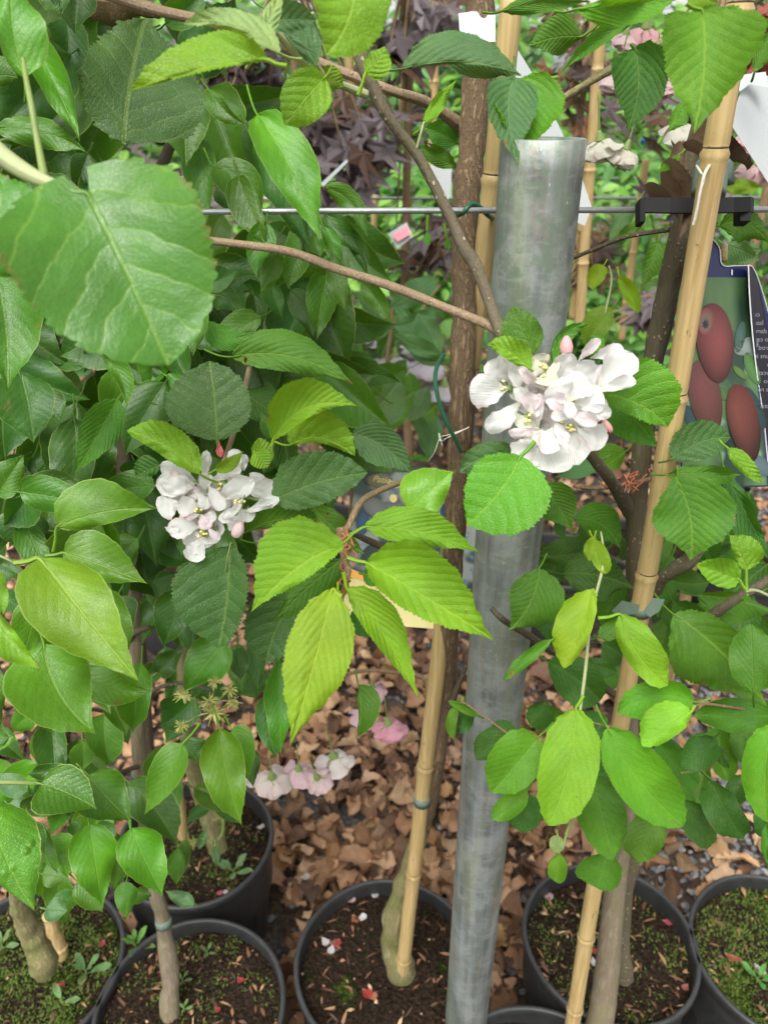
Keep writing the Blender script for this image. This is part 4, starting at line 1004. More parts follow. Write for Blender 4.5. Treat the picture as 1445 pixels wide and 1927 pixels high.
rows('E4', '''
apple apple M 475 345 340 50 130 110 .535 c=400,220 sa=.2 sb=.2
apple apple X 450 440 185 290 50 90 .51 c=330,300 sa=.3 sb=.2
apple apple M 590 420 820 158 30 60 .56 c=600,180 sa=.4 sb=.1
apple apple B 895 595 1300 800 270 80 .55 c=1150,620 sa=.2 sb=.4 d=.05
apple apple M 880 600 1230 920 60 150 .58 
apple cherry G 880 1000 600 1110 60 60 .75
apple apple B 780 320 900 240 60 60 .66
apple cherry B 1040 950 880 1100 60 110 .85
''')
rows('F6', '''
apple apple K 340 1780 780 1620 160 130 .64 c=560,1600 sa=.2 sb=.2 wave=.06
apple apple X 760 1700 1010 1960 80 40 .60
apple cherry M 300 1900 860 1900 60 120 .64
cherr cherry M 230 130 100 500 130 60 .80 c=190,300
cherr cherry B 300 130 240 440 30 60 .84
cherr mag G 700 230 1010 200 70 60 .85
cherr mag G 380 260 300 90 30 30 .9
cherr mag M 380 1500 470 1350 90 60 .85
''')
rows('PH', '''
apple amel Y 1135 500 1115 545 15 18 .85
apple amel Y 1165 520 1200 590 14 14 .85
apple amel X 1150 580 1100 650 22 30 .85
cherry cherry D 955 870 1000 900 20 30 .8
''')
stem('branch', A['apple'], MAT['stalk_pale'], [(1127, 650, .85, 4), (1138, 590, .85, 4.5), (1150, 530, .85, 4), (1145, 500, .85, 3)], sides=8)
# shaded leaves deeper inside the bushes; darker greens paint extra shade into the gaps
def fill(plant_, kind, polys, n, z0, z1, L0, L1, cols, seed, cap=200, lo=False):
    r = random.Random(seed); k = 0
    while k < n:
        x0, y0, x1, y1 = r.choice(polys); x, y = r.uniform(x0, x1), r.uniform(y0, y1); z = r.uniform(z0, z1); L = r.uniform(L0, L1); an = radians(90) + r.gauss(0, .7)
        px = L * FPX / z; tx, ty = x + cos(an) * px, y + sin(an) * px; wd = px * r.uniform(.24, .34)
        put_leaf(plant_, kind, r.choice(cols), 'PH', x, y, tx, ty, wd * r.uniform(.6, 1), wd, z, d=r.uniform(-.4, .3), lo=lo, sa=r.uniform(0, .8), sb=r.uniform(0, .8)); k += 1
plant('pearc', 'pear_tree', 150, 1480, .1, 'shaded pear tree filling the dark upper left behind the nearer leaves', 'tree')
plant('peard', 'pear_tree', 450, 1300, .1, 'shaded pear tree whose leaves hang behind the wire at centre left', 'tree')
stem('trunk', A['pearc'], MAT['bark_dark'], [(120, 1400, 1.35, 26), (118, 1100, 1.2, 24), (110, 850, 1.1, 24), (100, 600, 1.05, 22), (95, 300, 1.0, 18), (90, 0, .98, 14)])
stem('trunk', A['peard'], MAT['bark_dark'], [(285, 1480, 1.45, 24), (262, 1250, 1.3, 34), (236, 980, 1.2, 38), (225, 760, 1.12, 34), (240, 500, 1.05, 28), (330, 250, 1.0, 20)])
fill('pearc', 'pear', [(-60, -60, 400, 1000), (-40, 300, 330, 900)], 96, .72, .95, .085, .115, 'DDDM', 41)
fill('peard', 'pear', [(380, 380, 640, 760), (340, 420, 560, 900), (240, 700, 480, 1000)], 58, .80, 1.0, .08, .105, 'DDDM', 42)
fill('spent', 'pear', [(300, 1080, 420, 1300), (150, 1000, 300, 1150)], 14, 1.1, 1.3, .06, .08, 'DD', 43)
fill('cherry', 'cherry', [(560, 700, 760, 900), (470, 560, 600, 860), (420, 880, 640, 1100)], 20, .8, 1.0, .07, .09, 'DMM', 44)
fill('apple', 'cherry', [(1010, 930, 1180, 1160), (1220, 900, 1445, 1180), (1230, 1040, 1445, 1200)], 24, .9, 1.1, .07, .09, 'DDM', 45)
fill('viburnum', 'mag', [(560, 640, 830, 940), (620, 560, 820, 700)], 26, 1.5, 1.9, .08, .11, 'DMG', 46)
fill('pearc', 'pear', [(-40, -90, 200, 100)], 4, .7, .9, .07, .09, 'DM', 47)
stem('branch', A['pear'], MAT['bark_twig'], [(180, 0, .70, 60), (215, 10, .70, 70), (250, 5, .69, 40), (300, 25, .66, 20)], sides=12, bump=.4)

# crown tops of the pear and cherry trees, above the picture: they shade the leaves below
def crown_top(key, cx, cy, cz, rx, ry, rz, n, col, seed, L=.08):
    r = random.Random(seed); V, F, U, U2 = [], [], [], []
    for k in range(n):
        q = Vector((r.gauss(0, 1), r.gauss(0, 1), r.gauss(0, 1))).normalized() * r.random() ** .4; p = Vector((cx + q.x * rx, cy + q.y * ry, cz + q.z * rz))
        d = Vector((r.gauss(0, .6), r.gauss(0, .6), -1)).normalized() * L * r.uniform(.7, 1.1); v, f, u, u2 = blade('pear', p, p + d, p + d * .5, L * .28, L * .28, Vector((r.gauss(0, .5), -1, .8)).normalized(), lo=True, rng=r)
        m = len(V); V += v; F += [tuple(i + m for i in t) for t in f]; U += u; U2 += u2
    o = link('foliage', mesh('foliage', V, F, U, True, U2), LM['pear'], PLANT[key]); o['kind'] = 'stuff'; o.color = PAL[col] + (1,)
crown_top('pearc', -.45, .95, 1.85, .5, .40, .28, 330, 'D', 1)
crown_top('peard', -.15, 1.15, 1.95, .35, .35, .25, 200, 'D', 2)
crown_top('cherry', .12, .85, 1.95, .3, .25, .22, 70, 'M', 3)
crown_top('cherr', .75, .85, 1.98, .3, .3, .22, 70, 'M', 4)

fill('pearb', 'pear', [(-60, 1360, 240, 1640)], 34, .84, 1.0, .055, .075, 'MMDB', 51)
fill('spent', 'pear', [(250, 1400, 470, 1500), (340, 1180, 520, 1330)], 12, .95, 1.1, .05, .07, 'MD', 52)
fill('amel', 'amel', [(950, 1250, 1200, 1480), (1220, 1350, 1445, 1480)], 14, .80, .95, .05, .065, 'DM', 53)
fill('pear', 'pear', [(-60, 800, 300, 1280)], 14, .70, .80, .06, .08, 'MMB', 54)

for k in range(14):
    x = 650 + random.gauss(0, 7); y = 995 + k * 7.5
    stem('bud_scale', A['cherry'], MAT['bud_scale'], [(x, y, .535, 4), (x + random.uniform(-12, 12), y + random.uniform(4, 14), .53, 4.5), (x + random.uniform(-16, 16), y + random.uniform(12, 22), .528, 1)], sides=5, sub=3)
# ------------------------------------------------------------- apple blossom
def flower(plant_, crop, cx, cy, z, petals, facing=None, nst=10, part='flower', stl=.008):
    ox, oy, s = CROPS[crop]; c = P(ox + cx / s, oy + cy / s, z + .004); r = random.Random(int(cx * 7 + cy))
    fdir = (CP - c).normalized() if facing is None else (RT * facing[0] - UP * facing[1] - FW * facing[2]).normalized()
    ax = fdir.cross(Vector((.3, .2, 1))).normalized(); ay = fdir.cross(ax)
    mb = MB(); tube(mb, [(c - fdir * .006, .0018), (c - fdir * .002, .0030), (c + fdir * .001, .0018)], 8, 3)
    g = PLANT[plant_]
    o = mb.build(part, MAT['calyx'], g)
    mb = MB(); mb2 = MB()
    nst = nst * 2 // 5
    for k in range(nst):
        a = r.uniform(0, 6.3); t = r.uniform(.1, .6); l = stl * r.uniform(.7, 1.1); e = c + (fdir * cos(t) + (ax * cos(a) + ay * sin(a)) * sin(t)) * l
        tube(mb, [(c, .0004), (c.lerp(e, .5) + fdir * .001, .0003), (e, .0003)], 5, 2, cap=False)
        tube(mb2, [(e - ax * .0011, .0003), (e - ax * .0005, .0011), (e + ax * .0005, .0011), (e + ax * .0011, .0003)], 6, 1)
    if nst:
        so_ = mb.build('stamens', MAT['filament'], g); so_.parent = o; so_.matrix_parent_inverse = Matrix()
        a_ = mb2.build('anthers', MAT['anther'], g); a_.parent = o; a_.matrix_parent_inverse = Matrix()
    for q in petals:
        col, bx, by, tx, ty, a, b = q[:7]; zz = q[7] if len(q) > 7 else 0; ex = q[8] if len(q) > 8 else {}
        kw = dict(sa=r.uniform(-.1, .35), sb=r.uniform(-.1, .35), wave=.15, curl=r.uniform(-.2, .6), droop=r.uniform(-.25, .1), d=r.uniform(-.5, -.1)); kw.update(ex)
        p_ = put_leaf(plant_, 'petal', col, crop, bx, by, tx, ty, a, b, z + zz, part='petal', mat=MAT['petal'], rng=r, **kw)
        p_.parent = o; p_.matrix_parent_inverse = Matrix()
    return o
def bud(plant_, crop, cx, cy, z, rx, ry, col, ang=0):
    ox, oy, s = CROPS[crop]; c = P(ox + cx / s, oy + cy / s, z); m = z / FPX / s; mb = MB(); V = []; F = []; n, k = 16, 12
    ca, sa = cos(ang), sin(ang)
    for i in range(k + 1):
        t = pi * i / k
        for j in range(n):
            a = 2 * pi * j / n; rr = sin(t) ** .9 * (1 + .07 * sin(a * 5 + t * 2.5)) * (1 - .25 * cos(t) * (1 if cos(t) > 0 else 0))
            X, Y, Z = rr * cos(a) * rx * m, cos(t) * ry * m, rr * sin(a) * rx * m
            V.append(c + RT * (X * ca - Y * sa) + UP * (X * sa + Y * ca) - FW * Z)
    for i in range(k):
        for j in range(n): F.append((i * n + j, i * n + (j + 1) % n, (i + 1) * n + (j + 1) % n, (i + 1) * n + j))
    mb.add(V, F, [(.9, .6)] * len(V)); o = mb.build('flower_bud', MAT['petal'], PLANT[plant_]); o.color = col + (1,)
W, N_, C_ = 'W', 'N', 'C'
flower('apple', 'E4', 312, 560, .525, [(W, 310, 565, 72, 575, 105, 105, .0), (W, 335, 505, 190, 395, 75, 70, .008), (W, 345, 520, 300, 345, 60, 70, .01), (W, 400, 610, 340, 370, 40, 45, .0), (W, 350, 560, 440, 605, 45, 60, -.004), (W, 395, 640, 172, 800, 70, 62, -.004)], facing=(-.5, 0, .8))
flower('apple', 'E4', 540, 440, .515, [(C_, 530, 440, 495, 345, 60, 65, .008), (C_, 540, 450, 450, 440, 55, 60, .0), (C_, 545, 460, 610, 480, 80, 80, .0), (C_, 540, 460, 540, 570, 85, 85, .002, dict(droop=-.4)), (N_, 560, 565, 388, 425, 42, 30, .0), (W, 630, 520, 690, 335, 75, 60, .006)], nst=22)
flower('apple', 'E4', 860, 570, .53, [(N_, 745, 395, 880, 258, 35, 32, .01), (W, 820, 375, 1028, 310, 50, 32, .01), (W, 860, 575, 1085, 340, 115, 95, .004), (W, 850, 570, 735, 400, 110, 100, .0), (W, 870, 585, 1100, 520, 55, 30, -.003), (N_, 850, 580, 930, 420, 80, 80, .008)], nst=0)
flower('apple', 'E4', 700, 640, .505, [(W, 690, 650, 600, 520, 110, 90, .0), (W, 700, 640, 800, 500, 100, 90, .0), (W, 740, 660, 905, 610, 95, 85, .004), (W, 760, 690, 950, 735, 50, 45, .0), (N_, 690, 700, 560, 600, 55, 60, .003), (W, 720, 650, 660, 700, 60, 60, -.006), (N_, 690, 700, 866, 770, 55, 40, -.004), (W, 700, 740, 572, 735, 30, 40, .0)], nst=6)
flower('apple', 'E4', 430, 745, .52, [(N_, 430, 700, 480, 590, 60, 60, .0), (N_, 500, 810, 515, 590, 34, 34, .0), (W, 440, 700, 520, 690, 55, 50, -.004), (C_, 430, 730, 360, 790, 80, 60, .004), (C_, 440, 740, 490, 790, 60, 60, .004)], nst=14)
flower('apple', 'E4', 540, 850, .515, [(N_, 530, 810, 305, 830, 42, 22, -.004), (W, 520, 840, 385, 1050, 90, 120, .008), (W, 580, 860, 590, 1088, 130, 135, .004), (W, 520, 820, 480, 910, 70, 70, -.006), (W, 590, 800, 590, 965, 75, 75, -.008), (W, 600, 760, 690, 930, 45, 35, -.012), (W, 490, 800, 420, 880, 50, 60, -.004)], nst=0)
flower('apple', 'E4', 700, 800, .52, [(W, 700, 820, 750, 1030, 100, 85, .004), (W, 740, 800, 840, 945, 45, 45, .0), (W, 790, 770, 910, 920, 90, 70, .008), (W, 660, 790, 720, 950, 50, 50, .004)], nst=16)
def pack(crop, pts, z, seed, L0, L1):
    r = random.Random(seed)
    for cx, cy in pts:
        ps = []
        for k in range(5):
            a = k * 1.256 + r.uniform(-.4, .4); L = r.uniform(L0, L1); ps.append((r.choice('WWWN'), cx, cy, cx + cos(a) * L, cy + sin(a) * L, L * .48, L * .48, .0, dict(d=r.uniform(-.9, -.2))))
        flower('apple', crop, cx, cy, z, ps, nst=4)
pack('E4', [(500, 640), (620, 600), (640, 780), (560, 960), (800, 700), (420, 560)], .537, 5, 110, 165)
pack('E5', [(560, 800), (700, 640), (800, 780), (470, 640), (640, 900)], .565, 6, 120, 180)
bud('apple', 'E4', 675, 300, .52, 40, 66, (.80, .50, .50)); bud('apple', 'E4', 925, 790, .525, 22, 52, (.8, .45, .42), .6)
flower('apple', 'E5', 555, 560, .56, [(W, 575, 565, 235, 520, 95, 110, .004), (W, 560, 545, 262, 400, 85, 60, .010), (W, 540, 580, 290, 560, 60, 90, -.003), (N_, 500, 640, 380, 600, 30, 40, .01)], facing=(.7, 0, .6), nst=0)
flower('apple', 'E5', 640, 540, .55, [(W, 600, 520, 636, 285, 48, 44, .0), (W, 620, 600, 645, 470, 62, 50, -.002), (W, 660, 540, 915, 445, 60, 40, .004), (W, 910, 440, 850, 275, 60, 60, .014), (W, 930, 450, 935, 310, 40, 40, .014), (W, 650, 560, 780, 762, 55, 60, -.004)], nst=6)
flower('apple', 'E5', 760, 560, .55, [(W, 720, 690, 1010, 510, 110, 80, .0), (W, 960, 600, 1195, 640, 110, 100, .006), (W, 990, 570, 1060, 470, 70, 70, .008), (W, 800, 560, 900, 480, 50, 70, .008)], nst=14)
flower('apple', 'E5', 905, 715, .545, [(W, 935, 645, 765, 835, 34, 28, .0), (W, 900, 745, 738, 862, 50, 45, .0), (W, 915, 760, 990, 850, 60, 60, .004), (W, 940, 790, 1220, 688, 62, 40, .0)], nst=18)
flower('apple', 'E5', 585, 770, .55, [(W, 430, 720, 245, 770, 105, 100, .006), (W, 575, 730, 405, 720, 85, 80, .0), (W, 560, 640, 650, 750, 60, 60, .0), (W, 500, 650, 620, 640, 30, 30, .004), (N_, 580, 800, 480, 830, 30, 25, -.002)], nst=8)
flower('apple', 'E5', 610, 950, .55, [(W, 580, 900, 330, 920, 90, 80, .004), (W, 590, 960, 440, 960, 80, 70, .006), (N_, 590, 800, 640, 920, 60, 55, -.002), (W, 620, 800, 690, 860, 60, 60, .0), (N_, 640, 900, 748, 1000, 34, 34, -.004), (W, 300, 900, 420, 930, 30, 30, .0)], nst=14)
flower('apple', 'E5', 610, 985, .555, [(W, 610, 990, 500, 1170, 90, 80, .0), (W, 600, 980, 655, 1060, 50, 50, .004)], nst=0)
bud('apple', 'E5', 885, 920, .545, 50, 72, (.82, .66, .66), -.4)
for crop, x, y, x2, y2 in (('E5', 735, 210, 752, 345), ('E5', 1340, 580, 1195, 600)):
    put_leaf('apple', 'seed', (.36, .07, .07), crop, x, y, x2, y2, 30, 30, .545, part='bud_scale', mat=MAT['flat_tint'])
for crop, pts in (('E5', [(830, 1020, .55, 10), (800, 1150, .55, 10), (780, 1300, .56, 11)]), ('E5', [(700, 870, .555, 20), (690, 1000, .56, 20), (700, 1100, .565, 18)]), ('E5', [(640, 600, .56, 26), (720, 760, .56, 60), (700, 850, .56, 30)]), ('E5', [(720, 780, .56, 40), (900, 800, .56, 50), (980, 740, .56, 40)]),
                  ('E4', [(560, 700, .54, 30), (570, 780, .54, 50), (620, 860, .54, 30)]), ('E4', [(480, 560, .53, 20), (560, 680, .54, 30), (700, 760, .54, 30)])):
    stem('flower_stalk', A['apple'], MAT['calyx'], pts, crop, sides=8)
stem('branch', A['apple'], MAT['bark_branch'], [(470, 690, .75, 10), (450, 780, .65, 10), (425, 860, .58, 10), (400, 930, .575, 12), (400, 960, .57, 8)], sides=10)
# ------------------------------------------------------------- double pink flowers
def double_flower(plant_, x, y, r_px, z, col, seed, down=(.0, .1, -1), npet=26):
    r = random.Random(seed); c = P(x, y - r_px * .6, z); R = r_px * z / FPX * 1.35; dn = Vector(down).normalized(); ax = dn.cross(Vector((0, 1, .1))).normalized(); ay = dn.cross(ax)
    V, F, U, U2 = [], [], [], []
    for k in range(npet):
        a = k * 2.4 + r.uniform(-.3, .3); lay = k / npet; op = .25 + 1.0 * lay; out = ax * cos(a) + ay * sin(a); L = R * r.uniform(.85, 1.1) * (.8 + .2 * lay)
        tip = c + (dn * cos(op) + out * sin(op)) * L; ctrl = c + (dn * cos(op * 1.25) + out * sin(op * 1.25)) * L * .6; f = (out * cos(op) - dn * sin(op)) * -1
        v, ff, u, u2 = blade('petal', c + out * R * .1, tip, ctrl, L * .42, L * .42, f, nv=6, rng=r, wave=.12, lo=True, curl=.2)
        n = len(V); V += v; F += [tuple(i + n for i in q) for q in ff]; U += u; U2 += u2
    me = mesh('flower', V, F, U, True, U2); o = link('flower', me, MAT['petal'], PLANT[plant_]); o.color = tuple(col) + (1,)
    mb = MB(); tube(mb, [(c - dn * R * .35, R * .07), (c - dn * .1 * R, R * .16), (c + dn * R * .02, R * .2)], 8, 3); 
    for k in range(5):
        a = k * 2 * pi / 5; out = ax * cos(a) + ay * sin(a); s = (dn.cross(out)) * R * .1; e = c + out * R * .45 + dn * R * .12; mb.add([c - s, c + s, e], [(0, 1, 2)])
    st = c - dn * R * 1.3 + Vector((0, 0, R * .4)); tube(mb, [(c - dn * R * .3, .0011), ((c + st) / 2, .0009), (st, .0009)], 6, 3)
    k_ = mb.build('calyx', MAT['calyx'], PLANT[plant_]); k_.parent = o; k_.matrix_parent_inverse = Matrix()
for i, (pl, x, y, r_, z, col) in enumerate([('pink', 730, 1380, 31, 1.1, (.80, .42, .52)), ('pink', 688, 1355, 26, 1.12, (.80, .60, .64)), ('pink', 700, 1308, 24, 1.14, (.80, .56, .62)), ('pink', 562, 1464, 28, 1.1, (.80, .60, .63)), ('pink', 597, 1480, 27, 1.09, (.80, .64, .64)), ('pink', 512, 1482, 32, 1.08, (.82, .72, .68)), ('pink', 628, 1444, 33, 1.12, (.82, .76, .72)), ('pink', 480, 1470, 20, 1.12, (.82, .72, .70)),
                                            ('cherr', 1215, 75, 38, .95, (.78, .48, .50)), ('cherr', 1160, 160, 34, .92, (.80, .66, .66)), ('cherr', 1242, 168, 34, .92, (.80, .60, .60)), ('cherr', 1178, 80, 26, .95, (.78, .6, .6)), ('cherr', 1128, 285, 36, .74, (.74, .72, .62)), ('cherr', 1178, 300, 34, .74, (.76, .72, .62)), ('cherr', 1282, 255, 38, .76, (.78, .76, .66)), ('cherr', 1402, 275, 34, .9, (.72, .48, .48)), ('cherr', 1262, 120, 26, .95, (.76, .5, .52)), ('cherr', 1425, 330, 34, .95, (.7, .5, .5))]):
    double_flower(pl, x, y, r_, z, col, 70 + i, down=(random.uniform(-.3, .3), random.uniform(-.1, .3), -1))
for i, (x, y, r_) in enumerate([(705, 640, 30), (742, 690, 34), (800, 700, 38), (835, 745, 34), (780, 660, 26), (690, 700, 24)]): double_flower('viburnum', x, y, r_, 1.75, (.55, .52, .56), 120 + i)
# withered starry flowers on the pear
def spent(cx, cy, r_px, z, sx, sy, seed):
    r = random.Random(seed); c = P(cx, cy, z); R = r_px * z / FPX; mb = MB()
    for k in range(26):
        d = (RT * r.gauss(0, 1) + UP * r.gauss(0.15, 1) - FW * r.uniform(.1, 1.2)).normalized(); m = c + d * R * .55 + Vector((0, 0, .0006)); tube(mb, [(c, .0005), (m, .0004), (c + d * R * r.uniform(.8, 1.1) + RT * r.uniform(-.001, .001), .0003)], 5, 2, cap=False)
    for k in range(5):
        a = k * 1.256; d = RT * cos(a) + UP * sin(a) - FW * .3; s = (RT * -sin(a) + UP * cos(a)) * R * .14; mb.add([c - s, c + s, c + d * R * .9], [(0, 1, 2)])
    tube(mb, [(c + FW * .003, .003), (c, .0022)], 8, 1)
    o = mb.build('withered_flower', MAT['dried_stamen'], PLANT['spent'])
    stem('flower_stalk', A['spent'], MAT['stalk_green'], [(sx, sy, .80, 3), ((sx + cx) / 2, (sy + cy) / 2 - 3, z + .01, 3), (cx, cy, z + .003, 6)], sides=7)
for i, q in enumerate([(345, 1310, 17, .76, 400, 1330), (405, 1283, 16, .76, 400, 1330), (433, 1298, 17, .77, 400, 1335), (395, 1320, 20, .75, 398, 1345), (402, 1342, 26, .75, 398, 1350), (440, 1322, 16, .76, 400, 1345), (343, 1366, 15, .76, 395, 1340), (418, 1350, 16, .77, 400, 1345), (363, 1585, 14, 1.2, 385, 1578), (418, 1535, 16, 1.2, 405, 1590)]): spent(*q, seed=i)
stem('flower_stalk', A['spent'], MAT['stalk_green'], [(420, 1540, 1.2, 8), (418, 1570, 1.2, 6), (400, 1585, 1.2, 5), (388, 1577, 1.2, 4)], sides=8)
# ------------------------------------------------------------- plant label with fruit picture
def lens(pts2, z0, z1=None): return pts2
def poly(name, pts, mat, parent, off=0, cols=None, crop='F6', zf=None, thick=0):
    ox, oy, s = CROPS[crop]; n = len(pts); cx = sum(p[0] for p in pts) / n; cy = sum(p[1] for p in pts) / n
    W3 = lambda x, y, o_=0: P(ox + x / s, oy + y / s, zf(x, y) - off + o_)
    if cols is None:
        V = [W3(*p) for p in pts]; F = [tuple(range(n))[::-1]]
        if thick: V += [W3(p[0], p[1], thick) for p in pts]; F += [tuple(range(n, 2 * n))] + [(i, (i + 1) % n, n + (i + 1) % n, n + i) for i in range(n)]
        return prop(name, V, F, mat, parent, smooth=False)
    c0, hx, hy = cols[0], cols[3][0], cols[3][1]; rings = 7; V = []; F = []; K = []
    for k in range(rings + 1):
        t = k / rings
        for p in pts:
            x, y = hx + (p[0] - hx) * t, hy + (p[1] - hy) * t; V.append(W3(x, y)); q = t ** 1.6; k3 = .42
            base = [cols[1][i] + (cols[2][i] - cols[1][i]) * max(0, min(1, (y - cy) / 300 + .5)) for i in range(3)]; K.append([k3 * ((c0[i] * (1 - q) + base[i] * q) if len(cols) < 5 or t > .5 else c0[i] * (1 - 2 * t) + cols[4][i] * 2 * t) for i in range(3)] + [1]) if len(cols) < 5 or t <= .5 else K.append([k3 * (cols[4][i] * (2 - 2 * t) + base[i] * (2 * t - 1)) for i in range(3)] + [1])
    for k in range(rings):
        for i in range(n): F.append((k * n + i, (k + 1) * n + i, (k + 1) * n + (i + 1) % n, k * n + (i + 1) % n))
    me = mesh(name, V, F); ca = me.color_attributes.new('Col', 'FLOAT_COLOR', 'POINT'); ca.data.foreach_set('color', [c for k in K for c in k]); return link(name, me, mat, parent)
def ell(cx, cy, a, b, ang, n=36, ex=1.0):
    out = []
    for i in range(n):
        t = 2 * pi * i / n; x = a * cos(t) * (1 - .08 * sin(t)); y = b * sin(t); out.append((cx + x * cos(ang) - y * sin(ang), cy + x * sin(ang) + y * cos(ang)))
    return out
fz = lambda x, y: 1 / (1 / .70 - (x - 800) * .0001 - (y - 800) * .00004)
T = thing('plant_label', P(1370, 650, .70), 'glossy navy plant label with a picture of three long red apples, hung by the cane', 'plant label')
poly('label_card', [(440, 250), (560, 90), (628, 108), (670, 150), (700, 210), (716, 315), (915, 318), (925, 480), (960, 900), (1000, 1300), (1030, 1560), (1062, 1850), (1070, 1990), (400, 2010), (400, 1200)], MAT['navy_print'], T, 0, zf=fz, thick=.0008)
poly('label_picture', [(420, 408), (903, 410), (935, 830), (975, 1190), (1022, 1570), (1055, 1980), (410, 1990)], MAT['printed_backdrop'], T, .0008, zf=fz)
for lf, cc in ((ell(850, 860, 120, 38, 1.75), (.09, .19, .14)), (ell(900, 930, 100, 60, -.5), (.34, .42, .38)), (ell(940, 1100, 130, 46, 1.2), (.12, .3, .08)), (ell(950, 1400, 175, 66, 1.15), (.03, .09, .09)), (ell(850, 1130, 70, 26, .75), (.16, .28, .06)), (ell(480, 1480, 110, 45, 1.2), (.04, .1, .1)), (ell(1000, 1830, 110, 60, .7), (.16, .24, .26)), (ell(720, 1290, 60, 40, .9), (.1, .22, .08)), (ell(840, 1680, 130, 60, .5), (.02, .05, .03))):
    hx = sum(p[0] for p in lf) / 36; hy = sum(p[1] for p in lf) / 36
    poly('printed_leaf', lf, MAT['printed_picture'], T, .0013, (tuple(x * 1.25 for x in cc), cc, tuple(x * .8 for x in cc), (hx, hy)), zf=fz)
poly('printed_fruit', ell(590, 1320, 122, 290, -.18), MAT['printed_picture'], T, .0018, ((.30, .09, .085), (.20, .08, .07), (.10, .045, .02), (570, 1220)), zf=fz)
poly('printed_fruit', ell(880, 1510, 118, 300, -.20), MAT['printed_picture'], T, .0021, ((.30, .085, .06), (.19, .04, .03), (.035, .012, .008), (820, 1420)), zf=fz)
poly('printed_fruit', ell(662, 905, 140, 302, -.10), MAT['printed_picture'], T, .0025, ((.42, .11, .10), (.20, .05, .05), (.09, .022, .014), (690, 880)), zf=fz)
poly('printed_fruit', ell(590, 745, 62, 105, .1), MAT['printed_picture'], T, .0029, ((.12, .13, .10), (.36, .09, .08), (.38, .08, .075), (590, 755), (.36, .24, .18)), zf=fz)
poly('printed_star', [(590 + (22 if k % 2 else 42) * cos(k * pi / 7) * .7, 765 + (16 if k % 2 else 42) * sin(k * pi / 7)) for k in range(14)], MAT['black_print'], T, .0032, zf=fz)
poly('punch_slot', ell(789, 372, 5, 24, 0), MAT['card_edge'], T, .0010, zf=fz)
fz2 = lambda x, y: 1 / (1 / fz(912, y) + .012 / .49 - (x - 912) * .00045)
poly('label_flap', [(912, 320), (945, 335), (985, 420), (1030, 560), (1066, 690), (1120, 900), (1150, 1900), (1066, 1850), (1030, 1500), (985, 1200), (945, 860), (922, 560)], MAT['black_print'], T, 0, zf=fz2, thick=.0008)
poly('label_flap', [(985, 420), (1030, 560), (1066, 690), (1120, 900), (1120, 1000), (1045, 760), (1010, 560)], MAT['navy_print'], T, .0006, zf=fz2)
def strip(name, pts, w_, mat, parent, zf, crop='F6', off=.001):
    ox, oy, s = CROPS[crop]; mb = MB(); tube(mb, [(P(ox + x / s, oy + y / s, zf(x, y) - off), w_) for x, y in pts], 6, 4); return mb.build(name, mat, parent)
strip('label_edge', [(628, 110), (670, 150), (698, 205), (716, 316), (812, 322), (912, 320)], .0005, MAT['card_edge'], T, fz)
strip('label_edge', [(912, 320), (922, 560), (945, 860), (985, 1200), (1030, 1500), (1062, 1850)], .0006, MAT['card_edge'], T, fz2)
strip('label_edge', [(915, 318), (945, 335), (985, 420), (1030, 560), (1066, 690)], .0006, MAT['card_edge'], T, fz2)
def text(body, crop, x, y, z, size, mat, parent, mirror=False, ang=0, name='printed_text', sh=0):
    ox, oy, s = CROPS[crop]; cu = bpy.data.curves.new(name, 'FONT'); cu.body = body; cu.size = size / s * z / FPX; cu.shear = sh; cu.extrude = .00005
    t = bpy.data.objects.new(name, cu); COL.objects.link(t); me = bpy.data.meshes.new_from_object(t); bpy.data.objects.remove(t)
    M = Matrix((RT, UP, -FW)).transposed().to_4x4(); M.translation = P(ox + x / s, oy + y / s, z)
    M = M @ Matrix.Rotation(ang, 4, 'Z') @ Matrix.Diagonal((-1 if mirror else 1, 1, 1, 1)); me.transform(M); return link(name, me, mat, parent)
for i, l in enumerate(['cou', 'leaf', 'damag', 'to ca', 'prod', 'runs in', 'to', 'doces', 'floo', 'the ro', '', 'proto', 'ru']):
    yy = 705 + i * 63
    if l: text(l, 'F6', 1066 + i * 5 - (0 if i > 2 else 66 - i * 22), yy, fz2(1010, yy) - .010, 50, MAT['print_text'], T, True)
# hanging tie of that label
o = MB(); tube(o, [(P(1362, 492, .71), .003), (P(1362, 470, .71), .0032), (P(1361, 462, .71), .004)], 8, 2); tag(o.build('label_peg', MAT['bamboo']), 'small wooden peg with white knot above the fruit label', 'peg')
# picture label in the middle, blurred by distance
gz = lambda x, y: 1.00
T = thing('plant_label', P(770, 1000, 1.0), 'hanging label with white blossom picture and yellow script, behind the lime leaves', 'plant label')
poly('label_card', [(672, 885), (868, 895), (905, 965), (905, 1190), (640, 1170), (655, 1000)], MAT['printed_blossom'], T, 0, crop='PH', zf=gz, thick=.001)
for cx, cy, a, b, an, cc in ((775, 935, 28, 20, .3, (.55, .52, .48)), (705, 955, 26, 17, .6, (.36, .38, .37)), (738, 958, 30, 15, 0, (.30, .33, .33)), (790, 965, 34, 16, .1, (.33, .35, .35)), (830, 970, 26, 14, .2, (.45, .46, .44)), (715, 905, 24, 14, 0, (.40, .38, .2)), (845, 960, 16, 24, .4, (.05, .16, .3)), (682, 985, 12, 22, .1, (.10, .2, .4)), (720, 1050, 40, 30, 0, (.07, .12, .11)), (700, 900, 20, 14, 0, (.1, .12, .12))):
    poly('printed_blossom', ell(cx, cy, a, b, an), MAT['printed_picture'], T, .002 + .0004 * (cx % 7), (tuple(x * 1.3 for x in cc), cc, tuple(x * .8 for x in cc), (cx, cy)), crop='PH', zf=gz)
